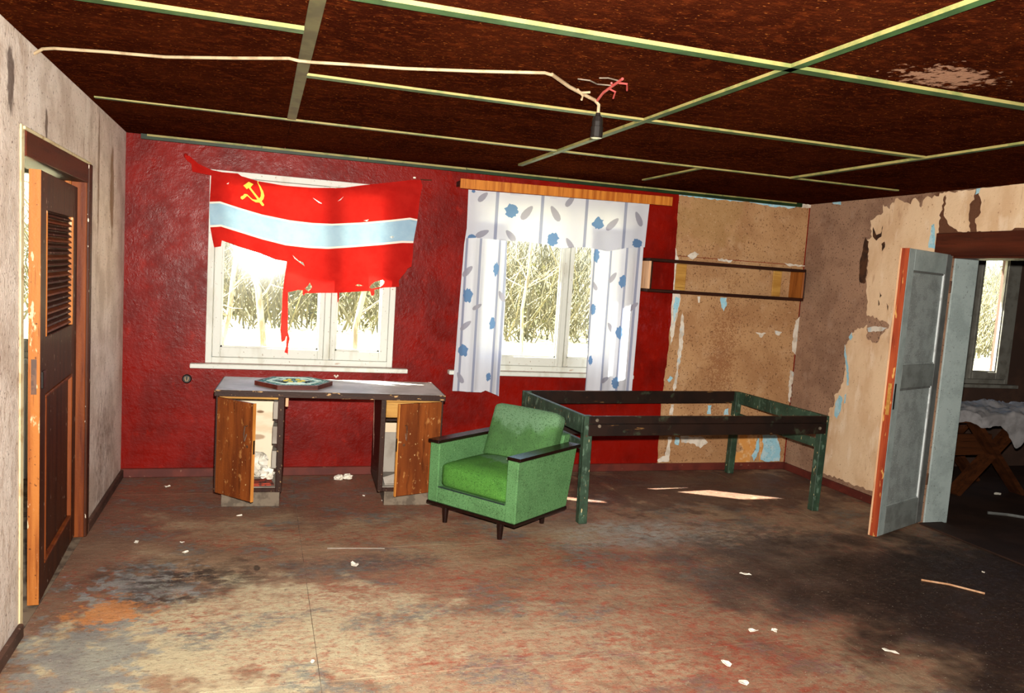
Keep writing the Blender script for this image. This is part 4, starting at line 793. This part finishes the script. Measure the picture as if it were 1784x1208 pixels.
# ---------------------------------------------------------------- litter on the floor
def flat_scrap(name, x, y, r, seed, mt, label, cat='paper scrap', ratio=1.0, rz=0, z=.0012):
    rr = random.Random(seed); n_ = 9
    pts = [(r*math.cos(2*PI*k/n_)*rr.uniform(.5, 1.1), r*ratio*math.sin(2*PI*k/n_)*rr.uniform(.5, 1.1)) for k in range(n_)]
    mb = MB(); top = [(a, b, .003+rr.uniform(0, .25)*r) for a, b in pts]
    vs = [(0, 0, .002)]+top+[(0, 0, 0)]+[(a, b, max(0, c-.002)) for a, b, c in top]
    fs = [(0, 1+k, 1+(k+1) % n_) for k in range(n_)]+[(n_+1, n_+2+(k+1) % n_, n_+2+k) for k in range(n_)]+[(1+k, n_+2+k, n_+2+(k+1) % n_, 1+(k+1) % n_) for k in range(n_)]
    o_ = obj(name, mb.add(vs, fs).mesh(), mt, None, label, cat, 'litter on the floor'); o_.location = (x, y, z-.001); o_.rotation_euler = (0, 0, rz); return o_
crumple('crumpled_paper', (1.575, -.16, .0), .036, .6, 11, M['paper'], 'crumpled white paper on the floor under the desk, left of the pair', 'paper')
crumple('crumpled_paper', (1.64, -.15, .0), .036, .6, 12, M['paper'], 'crumpled white paper on the floor under the desk, right of the pair', 'paper')
for args in [(.35, -.28, .045, 1, 'white paper scrap near the left corner of the red wall'), (.305, -1.46, .03, 2, 'pale scrap on the floor nearest the brown door'),
             (.55, -1.49, .02, 3, 'small pale scrap between brown door and desk'), (.585, -1.66, .03, 4, 'thin pale scrap beside the dark floor stain'),
             (1.49, -1.97, .05, 5, 'white chip on the dark smudge in front of the desk'), (3.315, -3.105, .04, 6, 'white torn paper at front, left of the pair'),
             (3.43, -3.12, .04, 7, 'white torn paper at front, right of the pair'), (2.99, -3.38, .055, 8, 'large flat white flake near the bottom edge'),
             (3.73, -2.42, .06, 9, 'smeared white flake in the middle of the right floor'), (.86, -1.02, .035, 13, 'pale wood chip in front of the left desk door'),
             (1.2, -3.05, .025, 14, 'white crumb on the long floor seam in front'), (3.87, -3.42, .05, 15, 'grey flake by the dark floor at lower right'),
             (2.97, -3.55, .05, 16, 'pale flake at the very bottom of the picture'), (5.35, -2.6, .02, 17, 'tiny white crumb on the dark floor by the open door'),
             (1.71, -.62, .02, 18, 'small tan chip under the desk kneehole'), (1.83, -.75, .022, 19, 'tan crumb beside the right desk plinth')]:
    flat_scrap('paper_scrap', args[0], args[1], args[2]*.75, args[3], M['paper'], args[4], ratio=.6, rz=args[3])
def stick(pts, r, mt, label, cat):
    obj('stick', MB().tube(pts, r, 6).mesh(), mt, None, label, cat)
stick([(4.80, -2.66, .006), (4.92, -2.75, .007), (5.03, -2.90, .006)], .006, M['shelf_end'], 'thin pale stick on the dark floor at right', 'stick')
stick([(1.365, -1.694, .004), (1.53, -1.712, .004), (1.697, -1.734, .003)], .0028, M['cardboard'], 'thin white straw on the floor in front of the desk', 'straw')
stick([(6.62, -1.5, .01), (6.75, -1.57, .012), (6.95, -1.75, .01)], .012, M['gdoor_s'], 'grey lath on the floor of the dim side room', 'lath')
flat_scrap('paper_scrap', 7.3, -1.0, .05, 21, M['paper'], 'white scrap under the trestle table in the side room', ratio=.6)

# ---------------------------------------------------------------- trestle table and sheet in the side room
tt = empty('trestle_table', (7.2, -.75, 0), 0, 'rough brown trestle table with crossed legs in the side room', 'table')
def t3(x, y, z): return (x-7.2, y+.75, z)
for y in (-.98, -.5):
    obj('leg', MB().beam(t3(6.93, y, .66), t3(7.56, y, .0), .04, .13, (0, 1, 0)).mesh(), M['trestle'], tt)
    obj('leg', MB().beam(t3(7.52, y+.042, .66), t3(6.84, y+.042, .0), .04, .13, (0, 1, 0)).mesh(), M['trestle'], tt)
obj('stretcher', MB().box(6.2-7.2, 7.26-7.2, -.9+.75, -.865+.75, .34, .53).mesh(), M['trestle'], tt)
for k in range(3): obj('plank', MB().box(6.3-7.2, 8.3-7.2, -1.06+.205*k+.75, -.86+.205*k+.75, .66, .70).mesh('plank', .004), M['trestle'], tt)
def sheetz(x, y):
    h = .745+.06*noise.noise(Vector((x*4, y*5, 1)))+.035*abs(noise.noise(Vector((x*11, y*13, 4))))+.02*noise.noise(Vector((x*25, y*25, 9)))
    return max(h, .708)
mb = MB(); nx, ny = 70, 30; vs = []
for j in range(ny+1):
    for i in range(nx+1):
        x = 6.5+1.7*i/nx; v = j/ny
        drape = .10+.22*math.exp(-((x-7.35)/.12)**2)
        if v < .25:
            t = 1-v/.25; vs.append((x+.02*noise.noise(Vector((x*12, t*4, 0))), -1.075-.02*abs(noise.noise(Vector((x*16, t*3, 5)))), sheetz(x, -1.06)-t*drape))
        else:
            y = -1.07+(v-.25)/.75*.62; vs.append((x, y, sheetz(x, y)))
mb.add(vs, [(j*(nx+1)+i, j*(nx+1)+i+1, (j+1)*(nx+1)+i+1, (j+1)*(nx+1)+i) for j in range(ny) for i in range(nx)])
obj('bed_sheet', mb.mesh(), M['sheetcloth'], None, 'crumpled grey-white sheet heaped on the trestle table', 'sheet', smooth=True)

# ---------------------------------------------------------------- outdoors
def gz_(x, y): return -.75+.035*max(0, y-2)+.12*noise.noise(Vector((x*.3, y*.3, 0)))
mb = MB(); nx, ny = 60, 50; vs = []
for j in range(ny+1):
    for i in range(nx+1):
        x = -30+75*i/nx; y = .3+60*(j/ny)**1.5; vs.append((x, y, gz_(x, y)))
mb.add(vs, [(j*(nx+1)+i, j*(nx+1)+i+1, (j+1)*(nx+1)+i+1, (j+1)*(nx+1)+i) for j in range(ny) for i in range(nx)])
obj('ground', mb.mesh(), M['ground'], None, 'sunlit dry grass ground outside the windows', 'ground', kind='structure', smooth=True)
def sapling(x, y, h, lean, seed, label, r0=.06, nb=14):
    rr = random.Random(seed); e_ = empty('bare_tree', (x, y, gz_(x, y)-.05), 0, label, 'tree', 'bare trees outside the windows')
    tr = [Vector((lean*h*(k/8)**1.4+.06*rr.uniform(-1, 1), .05*rr.uniform(-1, 1), h*k/8)) for k in range(9)]
    obj('trunk', MB().tube(tr, [r0*(1-.085*k) for k in range(9)], 7).mesh(), M['bark'], e_, smooth=True)
    mb_ = MB()
    for b in range(nb):
        k = rr.uniform(1.8, 7.8); i = int(k); p = tr[i].lerp(tr[i+1], k-i); a = rr.uniform(0, 2*PI); L = rr.uniform(.5, 1.5)*h*.2
        d = Vector((math.cos(a), math.sin(a), rr.uniform(.3, 1.1))).normalized()
        pts = [p]
        for s_ in range(4):
            d = (d+Vector((rr.uniform(-.3, .3), rr.uniform(-.3, .3), rr.uniform(-.1, .3)))).normalized(); pts.append(pts[-1]+d*L/4)
        mb_.tube(pts, [r0*.35*(1-.2*t) for t in range(5)], 5)
        for s_ in (1, 2, 3):
            d2_ = Vector((rr.uniform(-1, 1), rr.uniform(-1, 1), rr.uniform(-.2, 1))).normalized()
            mb_.tube([pts[s_], pts[s_]+d2_*L*.3, pts[s_]+d2_*L*.5+Vector((0, 0, .05))], [r0*.16, r0*.12, r0*.05], 4)
    obj('branches', mb_.mesh(), M['bark'], e_)
for a in [(-.15, 5.2, 5.0, .05, 1, 'pale bare sapling at the left edge of the flag window', .05), (.35, 7.0, 5.5, .12, 2, 'forked pale sapling in the left pane of the flag window', .05),
          (1.1, 9.0, 6.5, -.22, 3, 'leaning bare tree behind the hanging flag strip', .07), (2.35, 6.0, 5.5, .06, 4, 'pale twin trunk seen in the right pane of the flag window', .055),
          (4.9, 7.5, 6.0, -.08, 5, 'thin bare tree in the gap of the flowered curtains', .03), (6.2, 9.5, 6.0, .05, 6, 'bare sapling behind the second window mullion', .04),
          (11.5, 6.5, 6.0, .03, 7, 'bare tree outside the side room window', .08), (13.4, 8.0, 6.5, -.05, 8, 'second bare tree outside the side room window', .07),
          (-4.5, 9.0, 7.0, .04, 9, 'bare tree outside the room behind the brown door', .08)]:
    sapling(*a[:6], r0=a[6])
rr = random.Random(77); mb = MB(); mb2 = MB()
def twig(mb_, x, y, L, r):
    b = Vector((x, y, gz_(x, y))); d = Vector((rr.uniform(-.7, .7), rr.uniform(-.5, .5), 1)).normalized(); pts = [b]
    for s_ in range(3):
        d = (d+Vector((rr.uniform(-.4, .4), rr.uniform(-.3, .3), rr.uniform(-.25, .15)))).normalized(); pts.append(pts[-1]+d*L/3)
    mb_.tube(pts, [r, r*.8, r*.55, r*.25], 3)
    return pts
for k in range(9000):
    y = rr.uniform(16, 34); x = -6+rr.random()*(y*1.3+18)
    twig(mb, x, y, rr.uniform(1.0, 4.6), rr.uniform(.012, .035))
bt = obj('bramble_thicket', mb.mesh(), M['twig'], None, 'tangled thicket of dry stems and sparse leaves outside the windows', 'thicket', kind='stuff')
for k in range(42000):
    y = rr.uniform(17, 34); x = -10+rr.random()*(y*1.35+22); dens = noise.noise(Vector((x*.35, y*.3, 2)))
    if dens < -.05: continue
    z = gz_(x, y)+abs(rr.gauss(0, 1))*1.5*(.6+dens); s_ = rr.uniform(.03, .09)
    a = Vector((rr.uniform(-1, 1), rr.uniform(-1, 1), rr.uniform(-1, 1))).normalized()*s_; b = Vector((rr.uniform(-1, 1), rr.uniform(-1, 1), rr.uniform(-1, 1))).normalized()*s_
    c = Vector((x, y, z)); mb2.add([c-a, c+b, c+a, c-b], [(0, 1, 2, 3)])
obj('spring_foliage', mb2.mesh(), M['bush'], bt, 'sparse yellow-green spring leaves', kind='stuff')
